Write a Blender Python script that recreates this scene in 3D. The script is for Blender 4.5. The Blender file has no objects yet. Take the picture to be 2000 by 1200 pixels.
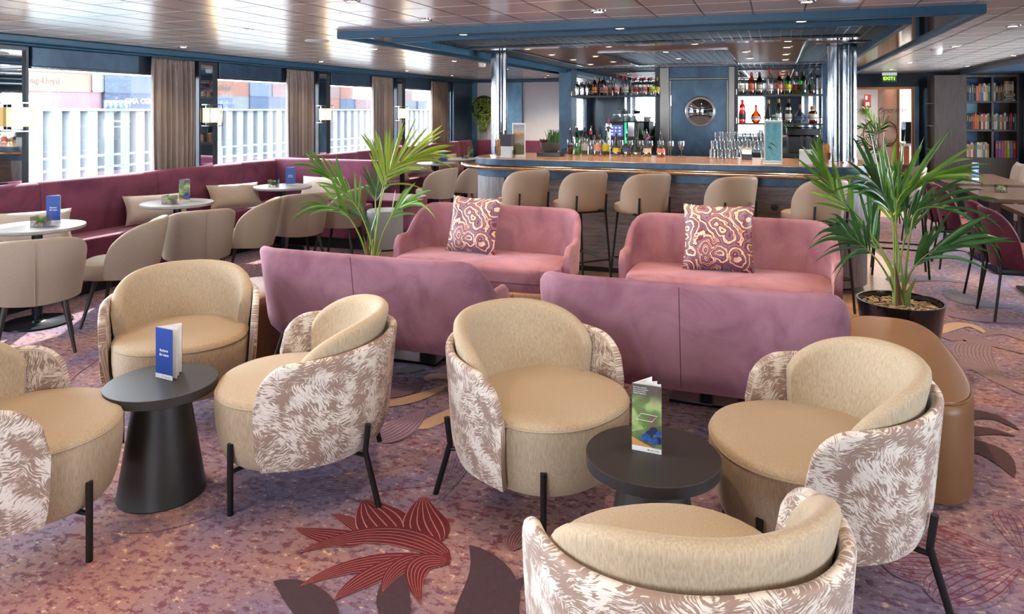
import bpy, math, random
from math import sin, cos, pi, radians, sqrt, atan2
from mathutils import Vector, Matrix, Euler
R = radians
random.seed(7)
scene = bpy.context.scene
col = scene.collection

# ------------------------------------------------------------------ camera, world, sun, exposure
cam_data = bpy.data.cameras.new('camera')
cam_data.sensor_width = 36.0
cam_data.lens = 1414.0 / 2000.0 * 36.0
cam_data.shift_y = -0.1925
cam_data.clip_end = 600
cam = bpy.data.objects.new('camera', cam_data)
col.objects.link(cam)
cam.location = (0, 0, 1.62)
cam.rotation_euler = (R(90), 0, R(20.08))
scene.camera = cam

scene.view_settings.view_transform = 'Standard'
scene.view_settings.look = 'None'
scene.view_settings.gamma = 1.0
scene.view_settings.use_curve_mapping = False
scene.view_settings.exposure = 0.7
scene.cycles.use_denoising = True
scene.cycles.max_bounces = 9
scene.cycles.diffuse_bounces = 6
scene.cycles.glossy_bounces = 5
scene.cycles.transmission_bounces = 6
scene.cycles.transparent_max_bounces = 16
scene.cycles.caustics_reflective = False
scene.cycles.caustics_refractive = False
scene.cycles.sample_clamp_indirect = 4.0
scene.cycles.blur_glossy = 0.5

world = bpy.data.worlds.new('daylight')
scene.world = world
world.use_nodes = True
bgn = world.node_tree.nodes['Background']
bgn.inputs[0].default_value = (0.86, 0.93, 1.0, 1)
bgn.inputs[1].default_value = 22.0

sun_d = bpy.data.lights.new('sun', 'SUN')
sun_d.energy = 30.0
sun_d.angle = R(0.6)
sun_d.color = (1.0, 0.95, 0.88)
sun = bpy.data.objects.new('sun', sun_d)
col.objects.link(sun)
sun.rotation_euler = Vector((-0.74, 1.15, 1.0)).to_track_quat('Z', 'Y').to_euler()

def portal(name, loc, sx, sy, direction):
    d = bpy.data.lights.new(name, 'AREA')
    d.shape = 'RECTANGLE'; d.size = sx; d.size_y = sy
    d.cycles.is_portal = True
    o = bpy.data.objects.new(name, d); col.objects.link(o)
    o.location = loc
    o.rotation_euler = Vector(direction).to_track_quat('-Z', 'Z').to_euler()
    return o
WIN_Y = [-2.36, -0.08, 2.20, 4.48, 6.76, 9.04, 11.32]     # start of each window bay on both long walls
for wy in WIN_Y:
    portal('window_portal', (-6.33, wy + 1.0, 1.47), 2.0, 1.1, (1, 0, 0))
for wy in (WIN_Y[1], *WIN_Y[4:7]):
    portal('window_portal', (4.13, wy + 1.0, 1.47), 2.0, 1.1, (-1, 0, 0))
portal('window_portal', (-1.1, -3.13, 1.45), 8.4, 1.2, (0, 1, 0))

# ------------------------------------------------------------------ helpers
def srgb(r, g=None, b=None):
    if g is None:
        r, g, b = r
    f = lambda c: (c / 255.0 / 12.92) if c / 255.0 <= 0.04045 else (((c / 255.0) + 0.055) / 1.055) ** 2.4
    return (f(r), f(g), f(b), 1.0)

class MB:
    """collects vertices and faces for one mesh object"""
    def __init__(s):
        s.v = []; s.f = []; s.m = []; s.uv = {}
    def add(s, vs, fs, mi=0):
        b = len(s.v); s.v += [tuple(p) for p in vs]
        for f in fs:
            s.f.append(tuple(b + i for i in f)); s.m.append(mi)
    def box(s, x0, x1, y0, y1, z0, z1, mi=0, M=None):
        vs = [(x, y, z) for x in (x0, x1) for y in (y0, y1) for z in (z0, z1)]
        if M: vs = [tuple(M @ Vector(p)) for p in vs]
        s.add(vs, [(0, 1, 3, 2), (4, 6, 7, 5), (0, 4, 5, 1), (2, 3, 7, 6), (0, 2, 6, 4), (1, 5, 7, 3)], mi)
    def prism(s, pts, z0, z1, mi=0, M=None):
        n = len(pts)
        vs = [(p[0], p[1], z0) for p in pts] + [(p[0], p[1], z1) for p in pts]
        if M: vs = [tuple(M @ Vector(p)) for p in vs]
        s.add(vs, [tuple(range(n - 1, -1, -1)), tuple(range(n, 2 * n))] + [(i, (i + 1) % n, n + (i + 1) % n, n + i) for i in range(n)], mi)
    def loft(s, rings, closed=True, caps=True, mi=0, loop=False):
        n = len(rings[0]); m = len(rings)
        vs = [p for r in rings for p in r]; fs = []
        for i in range(m if loop else m - 1):
            a = i * n; b = ((i + 1) % m) * n
            for j in range(n if closed else n - 1):
                k = (j + 1) % n
                fs.append((a + j, a + k, b + k, b + j))
        if caps and closed and not loop:
            fs.append(tuple(range(n - 1, -1, -1))); fs.append(tuple(range((m - 1) * n, m * n)))
        s.add(vs, fs, mi)
    def lathe(s, prof, n=24, c=(0, 0, 0), mi=0, sx=1, sy=1):
        rings = []
        for r, z in prof:
            rings.append([(c[0] + r * sx * cos(2 * pi * k / n), c[1] + r * sy * sin(2 * pi * k / n), c[2] + z) for k in range(n)])
        s.loft(rings, True, True, mi)
    def tube(s, pts, r, n=8, mi=0, closed=False):
        pts = [Vector(p) for p in pts]; m = len(pts)
        rr = r if isinstance(r, (list, tuple)) else [r] * m
        rings = []; up = None
        for i, p in enumerate(pts):
            if closed: t = pts[(i + 1) % m] - pts[i - 1]
            else: t = pts[min(i + 1, m - 1)] - pts[max(i - 1, 0)]
            t.normalize()
            if up is None:
                up = Vector((0, 0, 1)) if abs(t.z) < 0.9 else Vector((1, 0, 0))
            a = t.cross(up); a.normalize(); b = a.cross(t); b.normalize(); up = b
            rings.append([tuple(p + a * (rr[i] * cos(2 * pi * k / n)) + b * (rr[i] * sin(2 * pi * k / n))) for k in range(n)])
        s.loft(rings, True, True, mi, loop=closed)
    def grid(s, fn, nu, nv, mi=0, uv=False):
        b = len(s.v)
        for i in range(nu + 1):
            for j in range(nv + 1):
                s.v.append(tuple(fn(i / nu, j / nv)))
                if uv: s.uv[len(s.v) - 1] = (i / nu, j / nv)
        for i in range(nu):
            for j in range(nv):
                a = b + i * (nv + 1) + j
                s.f.append((a, a + nv + 1, a + nv + 2, a + 1)); s.m.append(mi)
    def build(s, name, mats, parent=None, loc=(0, 0, 0), rz=0, smooth=True, bevel=0, sub=0, rot=None, kind=None, ang=40):
        me = bpy.data.meshes.new(name)
        me.from_pydata(s.v, [], s.f)
        if not isinstance(mats, (list, tuple)): mats = [mats]
        for m in mats: me.materials.append(m)
        me.polygons.foreach_set('material_index', s.m)
        me.polygons.foreach_set('use_smooth', [bool(smooth)] * len(s.f))
        if s.uv:
            ul = me.uv_layers.new(name='UVMap')
            for lp in me.loops:
                ul.data[lp.index].uv = s.uv.get(lp.vertex_index, (0, 0))
        me.validate()
        if smooth and not sub:
            me.set_sharp_from_angle(angle=R(ang))
        o = bpy.data.objects.new(name, me); col.objects.link(o)
        o.location = loc
        o.rotation_euler = rot if rot else (0, 0, rz)
        if parent: o.parent = parent
        if bevel:
            b = o.modifiers.new('bevel', 'BEVEL'); b.width = bevel; b.segments = 3; b.limit_method = 'ANGLE'; b.angle_limit = R(35)
        if sub:
            q = o.modifiers.new('subdivision', 'SUBSURF'); q.levels = sub; q.render_levels = sub
        if kind: o['kind'] = kind
        return o

def empty(name, loc=(0, 0, 0), rz=0):
    o = bpy.data.objects.new(name, None); col.objects.link(o)
    o.location = loc; o.rotation_euler = (0, 0, rz); o.empty_display_size = 0.1
    return o
def tag(o, label, cat, group=None, kind=None):
    o['label'] = label; o['category'] = cat
    if group: o['group'] = group
    if kind: o['kind'] = kind
    return o
def thing(name, label, cat, loc=(0, 0, 0), rz=0, group=None):
    return tag(empty(name, loc, rz), label, cat, group)
KIDS = {}
def kids(o):
    return [c for c in bpy.data.objects if c.parent == o]
def copy_tree(o, parent=None):
    c = o.copy(); col.objects.link(c)
    if parent: c.parent = parent
    for ch in kids(o): copy_tree(ch, c)
    return c
def place(proto, used, loc, rz, label, group=None):
    o = proto if not used else copy_tree(proto)
    o.location = loc; o.rotation_euler.z = rz; o['label'] = label
    if group: o['group'] = group
    return o
def text(body, size, mat, parent, loc, rot=(0, 0, 0), name='lettering', align='CENTER', depth=0.0006, shear=0, bold=0.0, sx=1.0):
    c = bpy.data.curves.new(name, 'FONT'); c.body = body; c.size = size; c.align_x = align; c.align_y = 'CENTER'
    c.extrude = depth; c.shear = shear; c.offset = bold; c.resolution_u = 3
    c.materials.append(mat)
    tmp = bpy.data.objects.new(name + '_curve', c); me = bpy.data.meshes.new_from_object(tmp)
    bpy.data.objects.remove(tmp); bpy.data.curves.remove(c)
    if not me.materials: me.materials.append(mat)
    o = bpy.data.objects.new(name, me); col.objects.link(o)
    o.location = loc; o.rotation_euler = rot; o.scale = (sx, 1, 1)
    if parent: o.parent = parent
    return o
ORD = ['first', 'second', 'third', 'fourth', 'fifth', 'sixth', 'seventh', 'eighth', 'ninth', 'tenth', 'eleventh', 'twelfth', 'thirteenth', 'fourteenth', 'fifteenth']
def lerp(a, b, t): return a + (b - a) * t
def smooth(t):
    t = max(0, min(1, t)); return t * t * (3 - 2 * t)

# ------------------------------------------------------------------ materials
MATS = {}
def new_mat(name):
    m = bpy.data.materials.new(name); m.use_nodes = True
    MATS[name] = m
    return m, m.node_tree, m.node_tree.nodes['Principled BSDF']
def N(nt, t, **kw):
    n = nt.nodes.new(t)
    for k, v in kw.items():
        if k.startswith('i_'):
            n.inputs[k[2:].replace('_', ' ')].default_value = v
        else:
            setattr(n, k, v)
    return n
def coords(nt, scale=(1, 1, 1), kind='Object', rot=(0, 0, 0)):
    tc = N(nt, 'ShaderNodeTexCoord'); mp = N(nt, 'ShaderNodeMapping')
    mp.inputs['Scale'].default_value = scale; mp.inputs['Rotation'].default_value = rot
    nt.links.new(tc.outputs[kind], mp.inputs[0]); return mp.outputs[0]
def noise(nt, vec, scale=5, detail=4, rough=0.55, dist=0):
    n = N(nt, 'ShaderNodeTexNoise'); n.inputs['Scale'].default_value = scale; n.inputs['Detail'].default_value = detail
    n.inputs['Roughness'].default_value = rough; n.inputs['Distortion'].default_value = dist
    nt.links.new(vec, n.inputs['Vector']); return n
def ramp(nt, fac, stops, interp='LINEAR'):
    r = N(nt, 'ShaderNodeValToRGB'); cr = r.color_ramp; cr.interpolation = interp
    while len(cr.elements) < len(stops): cr.elements.new(0.5)
    for e, (p, c) in zip(cr.elements, stops):
        e.position = p; e.color = c if len(c) == 4 else (*c, 1)
    nt.links.new(fac, r.inputs[0]); return r.outputs[0]
def mixc(nt, fac, a, b, mode='MIX'):
    m = N(nt, 'ShaderNodeMix'); m.data_type = 'RGBA'; m.blend_type = mode
    for sock, v in ((m.inputs[0], fac), (m.inputs[6], a), (m.inputs[7], b)):
        if isinstance(v, (int, float)): sock.default_value = v
        elif isinstance(v, tuple): sock.default_value = v
        else: nt.links.new(v, sock)
    return m.outputs[2]
def mathn(nt, op, a, b=None, c=None):
    m = N(nt, 'ShaderNodeMath', operation=op)
    for i, v in enumerate((a, b, c)):
        if v is None: continue
        if isinstance(v, (int, float)): m.inputs[i].default_value = v
        else: nt.links.new(v, m.inputs[i])
    return m.outputs[0]
def bump(nt, bs, h, strength=0.2, dist=0.01):
    b = N(nt, 'ShaderNodeBump'); b.inputs['Strength'].default_value = strength; b.inputs['Distance'].default_value = dist
    nt.links.new(h, b.inputs['Height']); nt.links.new(b.outputs[0], bs.inputs['Normal'])
def plain(name, rgb, rough=0.5, metal=0.0, spec=0.5, var=0.06, scale=8, coat=0.0, sheen=0.0):
    m, nt, bs = new_mat(name)
    c = srgb(rgb); v = coords(nt)
    n = noise(nt, v, scale, 3)
    lo = tuple(x * (1 - var) for x in c[:3]) + (1,); hi = tuple(min(1, x * (1 + var)) for x in c[:3]) + (1,)
    nt.links.new(ramp(nt, n.outputs[0], [(0.3, lo), (0.7, hi)]), bs.inputs['Base Color'])
    bs.inputs['Roughness'].default_value = rough; bs.inputs['Metallic'].default_value = metal
    bs.inputs['Specular IOR Level'].default_value = spec; bs.inputs['Coat Weight'].default_value = coat
    if sheen:
        bs.inputs['Sheen Weight'].default_value = sheen; bs.inputs['Sheen Roughness'].default_value = 0.4
    return m
def emis(name, rgb, strength, base=None):
    m, nt, bs = new_mat(name)
    bs.inputs['Base Color'].default_value = srgb(base or rgb)
    bs.inputs['Emission Color'].default_value = srgb(rgb); bs.inputs['Emission Strength'].default_value = strength
    return m
def glass_thin(name, tint=(1, 1, 1), gloss=0.12, rough=0.02):
    m, nt, bs = new_mat(name)
    nt.nodes.remove(bs); out = nt.nodes['Material Output']
    tr = N(nt, 'ShaderNodeBsdfTransparent'); tr.inputs[0].default_value = (*tint, 1)
    gl = N(nt, 'ShaderNodeBsdfGlossy'); gl.inputs['Roughness'].default_value = rough
    lw = N(nt, 'ShaderNodeLayerWeight'); lw.inputs[0].default_value = 0.35
    mx = N(nt, 'ShaderNodeMixShader')
    f = mathn(nt, 'MULTIPLY_ADD', lw.outputs['Fresnel'], 0.7, gloss * 0.4)
    nt.links.new(f, mx.inputs[0]); nt.links.new(tr.outputs[0], mx.inputs[1]); nt.links.new(gl.outputs[0], mx.inputs[2])
    nt.links.new(mx.outputs[0], out.inputs[0]); return m

def velvet(name, rgb, rgb2, rough=0.75):
    m, nt, bs = new_mat(name)
    v = coords(nt); n = noise(nt, v, 3.2, 5, 0.6, 0.8)
    c = ramp(nt, n.outputs[0], [(0.32, srgb(rgb2)), (0.55, srgb(rgb)), (0.75, tuple(min(1, x * 1.18) for x in srgb(rgb)[:3]) + (1,))])
    nt.links.new(c, bs.inputs['Base Color'])
    bs.inputs['Roughness'].default_value = rough; bs.inputs['Sheen Weight'].default_value = 0.55
    bs.inputs['Sheen Roughness'].default_value = 0.35; bs.inputs['Sheen Tint'].default_value = srgb(225, 190, 205)
    bs.inputs['Specular IOR Level'].default_value = 0.25
    n2 = noise(nt, v, 160, 2); bump(nt, bs, n2.outputs[0], 0.12, 0.002)
    return m
velvet('sofa_velvet', (150, 106, 120), (126, 82, 98))
velvet('bench_velvet', (126, 66, 88), (104, 50, 74))
velvet('plum_velvet', (92, 34, 52), (66, 22, 38))
velvet('orange_fabric', (172, 88, 60), (150, 72, 50))

def weave(name, rgb, rgb2, sx=260, sy=30, rough=0.85, sheen=0.15):
    m, nt, bs = new_mat(name)
    v = coords(nt, (sx, sx, sy)); n = noise(nt, v, 1, 3, 0.6)
    v2 = coords(nt); n2 = noise(nt, v2, 2.5, 2)
    c = ramp(nt, n.outputs[0], [(0.3, srgb(rgb2)), (0.65, srgb(rgb))])
    c = mixc(nt, mathn(nt, 'MULTIPLY', n2.outputs[0], 0.25), c, srgb(rgb))
    nt.links.new(c, bs.inputs['Base Color']); bs.inputs['Roughness'].default_value = rough
    bs.inputs['Sheen Weight'].default_value = sheen; bs.inputs['Specular IOR Level'].default_value = 0.25
    bump(nt, bs, n.outputs[0], 0.15, 0.002)
    return m
weave('lounge_fabric', (186, 168, 144), (158, 138, 114))
weave('dining_fabric', (172, 156, 140), (146, 130, 116), 320, 320)
weave('pillow_fabric', (205, 186, 168), (184, 164, 148), 120, 120, 0.55, 0.4)
plain('stool_leather', (164, 142, 124), 0.42, var=0.03, spec=0.4)
plain('pouf_leather', (126, 90, 62), 0.42, var=0.05, spec=0.45)
plain('black_metal', (26, 26, 28), 0.38, 0.3)
plain('dark_leg', (36, 28, 28), 0.45)
plain('table_black', (44, 42, 42), 0.42, var=0.05)
plain('table_gray', (150, 144, 140), 0.35)
plain('base_blue_black', (30, 40, 48), 0.25, 0.5)
plain('column_chrome', (172, 176, 184), 0.14, 1.0, var=0.02)
plain('chrome', (200, 200, 205), 0.12, 1.0, var=0.02)
plain('rail_bronze', (206, 178, 150), 0.2, 1.0, var=0.03)
plain('steel_frame', (116, 110, 106), 0.3, 0.9)
plain('steel_ring', (196, 196, 198), 0.3, 0.7)
plain('copper', (176, 120, 84), 0.3, 0.9)
plain('dark_frame', (38, 42, 48), 0.35, 0.2)
plain('black_plastic', (22, 22, 24), 0.4)
plain('bowl_gray', (64, 66, 72), 0.6)
plain('cylinder_gray', (148, 154, 156), 0.6)
plain('white_paint', (226, 226, 228), 0.5, var=0.02)
plain('white_gloss', (235, 235, 235), 0.25, var=0.02)
plain('paper_white', (236, 232, 228), 0.7, var=0.02)
plain('blue_card', (24, 66, 150), 0.35, var=0.04)
plain('warm_reflection_top', (196, 150, 118), 0.22, 0.55)  # bar top: warm reflection of the downlights put into the colour
plain('mauve_dark', (60, 32, 40), 0.6)
plain('tile_floor', (110, 80, 56), 0.5)
plain('pot_black', (16, 16, 18), 0.12, coat=0.6)
plain('straw', (196, 140, 84), 0.7)
plain('cork', (150, 110, 70), 0.8)
plain('print_berry', (44, 76, 140), 0.4, var=0.5, scale=60)
plain('print_berry_dark', (26, 40, 78), 0.4, var=0.4, scale=60)
plain('print_spoon', (206, 148, 88), 0.5)
m_curt = plain('curtain_fabric', (144, 130, 124), 0.8, sheen=0.3)
plain('gravel', (176, 150, 122), 0.8)
plain('leaf_green', (88, 134, 40), 0.42, var=0.3, scale=6)
plain('leaf_dark', (50, 96, 46), 0.36, var=0.3, scale=6)
plain('leaf_lime', (132, 156, 48), 0.38, var=0.2, scale=6)
plain('leaf_yellow', (158, 160, 44), 0.45, var=0.2, scale=6)
plain('stem_green', (120, 142, 62), 0.45, var=0.2)
plain('stem_brown', (96, 66, 40), 0.7, var=0.2)
plain('succ_green', (104, 180, 70), 0.45, var=0.2)
plain('succ_red', (130, 62, 58), 0.5, var=0.2)
plain('flower_pink', (196, 110, 160), 0.6, var=0.2)
plain('water', (60, 74, 80), 0.35)
plain('mirror', (232, 236, 238), 0.02, 1.0, var=0.0)
plain('soffit_mirror', (120, 118, 120), 0.09, 1.0, var=0.05)
plain('dark_panel', (40, 52, 66), 0.18, 0.1)
plain('soffit_dark', (112, 92, 84), 0.35, 0.35)
plain('lattice_metal', (120, 126, 132), 0.28, 0.9)
plain('pale_wall', (232, 234, 238), 0.5, var=0.02)
plain('screen_black', (14, 14, 16), 0.15)
plain('fence_white', (96, 98, 102), 0.7, var=0.1, scale=2)
plain('quay_dark', (46, 54, 66), 0.8)
glass_thin('window_glass', (0.97, 0.99, 1.0), 0.03)
glass_thin('glass_clear', (0.98, 0.99, 0.985), 0.15)
glass_thin('glass_green', (0.08, 0.55, 0.10), 0.3)
glass_thin('glass_olive', (0.28, 0.38, 0.08), 0.3)
glass_thin('glass_amber', (0.75, 0.30, 0.05), 0.3)
glass_thin('glass_brown', (0.30, 0.13, 0.05), 0.3)
glass_thin('glass_gold', (0.9, 0.7, 0.25), 0.3)
glass_thin('glass_red', (0.6, 0.08, 0.06), 0.3)
emis('lamp_glow', (255, 214, 160), 14)
emis('shade_glow', (240, 200, 130), 0.75, (200, 180, 140))
emis('bulb_glow', (255, 240, 205), 2.5)
emis('exit_green', (8, 60, 20), 0.5)
emis('exit_letters', (180, 240, 60), 1.0)
emis('screen_blue', (70, 84, 140), 0.9)
emis('led_green', (30, 230, 130), 1.2)
emis('screen_icons', (210, 215, 240), 1.2)

def blue_panel(name, a, b, rough=0.3, metal=0.25):
    m, nt, bs = new_mat(name)
    v = coords(nt, (1, 1, 0.6)); n = noise(nt, v, 4.5, 6, 0.65, 0.6)
    nt.links.new(ramp(nt, n.outputs[0], [(0.3, srgb(a)), (0.72, srgb(b))]), bs.inputs['Base Color'])
    bs.inputs['Roughness'].default_value = rough; bs.inputs['Metallic'].default_value = metal
    return m
blue_panel('blue_patina', (24, 50, 74), (62, 94, 120))
blue_panel('blue_patina_light', (70, 120, 156), (120, 164, 192))
blue_panel('blue_dark', (30, 52, 76), (62, 88, 112), 0.32)
blue_panel('blue_trim', (22, 72, 100), (28, 80, 110), 0.4, 0.0)
blue_panel('shelf_blue', (10, 66, 120), (30, 100, 160), 0.4, 0.0)
blue_panel('shelf_sky', (110, 170, 200), (160, 205, 225), 0.4, 0.0)

def wood(name, a, b, scale=(1, 1, 14), rough=0.45, horiz=False):
    m, nt, bs = new_mat(name)
    v = coords(nt, scale); n = noise(nt, v, 3, 6, 0.6, 0.4)
    v2 = coords(nt, tuple(6 * s for s in scale)); n2 = noise(nt, v2, 3, 3)
    f = mathn(nt, 'MULTIPLY_ADD', n2.outputs[0], 0.35, mathn(nt, 'MULTIPLY', n.outputs[0], 0.65))
    nt.links.new(ramp(nt, f, [(0.36, srgb(a)), (0.62, srgb(b))]), bs.inputs['Base Color'])
    bs.inputs['Roughness'].default_value = rough
    return m
wood('bar_wood', (88, 80, 80), (132, 122, 120), (1.2, 1.2, 12))
wood('bar_wood_vertical', (84, 80, 84), (136, 128, 130), (14, 14, 1))
wood('shelf_wood', (58, 44, 40), (88, 70, 64), (12, 12, 1.2))
wood('table_wood', (76, 54, 42), (110, 82, 64), (1.5, 10, 10), 0.35)
wood('orange_wood', (160, 84, 44), (196, 112, 66), (10, 10, 1))
wood('lobby_floor', (190, 130, 60), (222, 164, 92), (2, 12, 2), 0.3)

# ceiling panels: brushed metal boards with seams
m, nt, bs = new_mat('ceiling_panels')
tc = N(nt, 'ShaderNodeTexCoord'); sp = N(nt, 'ShaderNodeSeparateXYZ'); nt.links.new(tc.outputs['Object'], sp.inputs[0])
fx = mathn(nt, 'FRACT', mathn(nt, 'DIVIDE', mathn(nt, 'ADD', sp.outputs[0], 100.13), 0.318))
fy = mathn(nt, 'FRACT', mathn(nt, 'DIVIDE', mathn(nt, 'ADD', sp.outputs[1], 100.0), 0.40))
sx_ = mathn(nt, 'LESS_THAN', fx, 0.034)
sy_ = mathn(nt, 'LESS_THAN', fy, 0.022)
v = coords(nt, (3, 90, 1)); n = noise(nt, v, 1.0, 3)
c = ramp(nt, n.outputs[0], [(0.3, srgb(222, 212, 206)), (0.7, srgb(238, 230, 225))])
nt.links.new(c, bs.inputs['Base Color'])
bs.inputs['Metallic'].default_value = 0.42; bs.inputs['Roughness'].default_value = 0.22
bs.inputs['Specular IOR Level'].default_value = 0.6
bump(nt, bs, n.outputs[0], 0.03, 0.002)

# carpet, with optional leaf figures drawn in the UV of each leaf
def carpet(name, leaf=None, leaf2=None, line=None, fill=0.0, nlines=9, lw=0.22):
    m, nt, bs = new_mat(name)
    v = coords(nt)
    big = noise(nt, v, 0.55, 3, 0.6, 1.2)
    base = ramp(nt, big.outputs[0], [(0.34, srgb(112, 110, 150)), (0.46, srgb(140, 116, 132)), (0.56, srgb(164, 124, 118)), (0.72, srgb(134, 84, 86))])
    vs = coords(nt, (6, 14, 1)); n1 = noise(nt, vs, 2.6, 8, 0.72)
    n1b = noise(nt, coords(nt, (5, 11, 1), rot=(0, 0, 0.5)), 3.4, 8, 0.74)
    fine = noise(nt, coords(nt, (1, 1, 1)), 26, 6, 0.75)
    f1 = mathn(nt, 'MULTIPLY_ADD', fine.outputs[0], 0.55, mathn(nt, 'MULTIPLY', n1.outputs[0], 0.5))
    dark = ramp(nt, f1, [(0.53, (0, 0, 0)), (0.58, (1, 1, 1))])
    region = noise(nt, v, 0.9, 2, 0.5, 0.5)
    rr = ramp(nt, region.outputs[0], [(0.42, srgb(94, 66, 92)), (0.55, srgb(112, 38, 50)), (0.7, srgb(84, 54, 74))])
    c = mixc(nt, mathn(nt, 'MULTIPLY', dark, 0.82), base, rr)
    f2 = mathn(nt, 'MULTIPLY_ADD', fine.outputs[0], -0.5, mathn(nt, 'MULTIPLY_ADD', n1b.outputs[0], 0.6, 0.5))
    light = ramp(nt, f2, [(0.61, (0, 0, 0)), (0.66, (1, 1, 1))])
    c = mixc(nt, mathn(nt, 'MULTIPLY', light, 0.78), c, srgb(232, 196, 160))
    if leaf:
        tc = N(nt, 'ShaderNodeTexCoord'); sp = N(nt, 'ShaderNodeSeparateXYZ'); nt.links.new(tc.outputs['UV'], sp.inputs[0])
        wob = noise(nt, coords(nt), 9, 2)
        vv = mathn(nt, 'MULTIPLY_ADD', wob.outputs[0], 0.06, sp.outputs[1])
        fr = mathn(nt, 'FRACT', mathn(nt, 'MULTIPLY', vv, nlines))
        ln = mathn(nt, 'LESS_THAN', fr, lw)
        lf = srgb(leaf)
        if leaf2:
            g = noise(nt, coords(nt, (40, 40, 1)), 3, 3)
            lf = ramp(nt, g.outputs[0], [(0.4, srgb(leaf)), (0.6, srgb(leaf2))])
        inner = mixc(nt, fill, c, lf)
        c = mixc(nt, mathn(nt, 'MULTIPLY', ln, 0.85), inner, srgb(line))
    nt.links.new(c, bs.inputs['Base Color'])
    bs.inputs['Roughness'].default_value = 0.95; bs.inputs['Specular IOR Level'].default_value = 0.1
    bs.inputs['Sheen Weight'].default_value = 0.1
    bump(nt, bs, fine.outputs[0], 0.35, 0.006)
    return m
carpet('carpet')
CARPET = {
    'red': carpet('carpet_red', (106, 16, 28), (88, 14, 26), (190, 132, 130), 0.97, 6, 0.15),
    'red2': carpet('carpet_red_edge', (150, 110, 110), None, (104, 26, 38), 0.6, 7, 0.35),
    'dark': carpet('carpet_dark', (74, 44, 54), (58, 52, 62), (74, 44, 54), 0.97, 5, 0.1),
    'cream': carpet('carpet_cream', (212, 178, 140), None, (96, 58, 70), 0.85, 8, 0.2),
    'purple': carpet('carpet_purple', (100, 70, 92), None, (186, 160, 160), 0.9, 7, 0.14),
    'lilac': carpet('carpet_lilac', (124, 96, 120), None, (196, 170, 176), 0.85, 8, 0.16),
    'slate': carpet('carpet_slate', (92, 88, 100), None, (150, 136, 140), 0.85, 9, 0.2),
    'lines': carpet('carpet_grey_lines', (84, 78, 98), None, (78, 74, 92), 0.12, 9, 0.2),
    'rlines': carpet('carpet_red_lines', (120, 40, 46), None, (128, 28, 42), 0.05, 8, 0.2),
    'tlines': carpet('carpet_taupe_lines', (120, 92, 92), None, (60, 50, 60), 0.4, 8, 0.2),
    'brown': carpet('carpet_brown', (78, 50, 48), (66, 42, 44), (78, 50, 48), 0.97, 5, 0.1),
    'taupe': carpet('carpet_taupe', (146, 116, 116), None, (84, 68, 78), 0.8, 10, 0.18),
}
# terrazzo
m, nt, bs = new_mat('terrazzo')
v = coords(nt); n = noise(nt, v, 90, 4, 0.7); n2 = noise(nt, v, 30, 3, 0.6)
c = ramp(nt, n.outputs[0], [(0.36, srgb(110, 66, 50)), (0.47, srgb(190, 134, 104)), (0.6, srgb(214, 180, 150)), (0.68, srgb(150, 130, 120))])
nt.links.new(c, bs.inputs['Base Color']); bs.inputs['Roughness'].default_value = 0.32
# patterned shell fabric: brush strokes in patches of turning direction, laid out in the shell's own UV (metres)
m, nt, bs = new_mat('brush_fabric')
tc = N(nt, 'ShaderNodeTexCoord'); v = tc.outputs['UV']
wn = noise(nt, v, 9, 2); vm = N(nt, 'ShaderNodeVectorMath', operation='MULTIPLY_ADD')
nt.links.new(wn.outputs[1], vm.inputs[0]); vm.inputs[1].default_value = (0.07, 0.07, 0.0); nt.links.new(v, vm.inputs[2])
vo = N(nt, 'ShaderNodeTexVoronoi'); vo.inputs['Scale'].default_value = 8.0; nt.links.new(vm.outputs[0], vo.inputs['Vector'])
sepc = N(nt, 'ShaderNodeSeparateColor'); nt.links.new(vo.outputs['Color'], sepc.inputs[0])
vr = N(nt, 'ShaderNodeVectorRotate', rotation_type='Z_AXIS'); nt.links.new(vm.outputs[0], vr.inputs['Vector'])
nt.links.new(mathn(nt, 'MULTIPLY_ADD', sepc.outputs[0], 2.6, -1.9), vr.inputs['Angle'])
mp = N(nt, 'ShaderNodeMapping'); mp.inputs['Scale'].default_value = (30, 230, 1); nt.links.new(vr.outputs[0], mp.inputs[0])
ns = noise(nt, mp.outputs[0], 1.0, 3, 0.6); big = noise(nt, v, 11, 3)
ff = mathn(nt, 'MULTIPLY_ADD', big.outputs[0], 0.6, mathn(nt, 'MULTIPLY', ns.outputs[0], 0.75))
f = ramp(nt, ff, [(0.665, (0, 0, 0)), (0.70, (1, 1, 1))])
nt.links.new(mixc(nt, f, srgb(144, 118, 104), srgb(218, 207, 196)), bs.inputs['Base Color'])
bs.inputs['Roughness'].default_value = 0.62; bs.inputs['Sheen Weight'].default_value = 0.25
bump(nt, bs, f, 0.15, 0.002)
# swirled cushion print
m, nt, bs = new_mat('swirl_print')
v = coords(nt, (1, 0, 1)); wn = noise(nt, v, 7, 2, 0.5); vm = N(nt, 'ShaderNodeVectorMath', operation='MULTIPLY_ADD')
nt.links.new(wn.outputs[1], vm.inputs[0]); vm.inputs[1].default_value = (0.09, 0.0, 0.09); nt.links.new(v, vm.inputs[2])
vo = N(nt, 'ShaderNodeTexVoronoi'); vo.inputs['Scale'].default_value = 8.5; nt.links.new(vm.outputs[0], vo.inputs['Vector'])
n2 = noise(nt, v, 16, 3, 0.6)
f = mathn(nt, 'MULTIPLY_ADD', mathn(nt, 'SINE', mathn(nt, 'MULTIPLY_ADD', vo.outputs['Distance'], 24.0, mathn(nt, 'MULTIPLY', n2.outputs[0], 7.0))), 0.36, 0.5)
f = mathn(nt, 'MULTIPLY_ADD', wn.outputs[0], 0.5, mathn(nt, 'ADD', f, -0.25))
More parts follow.
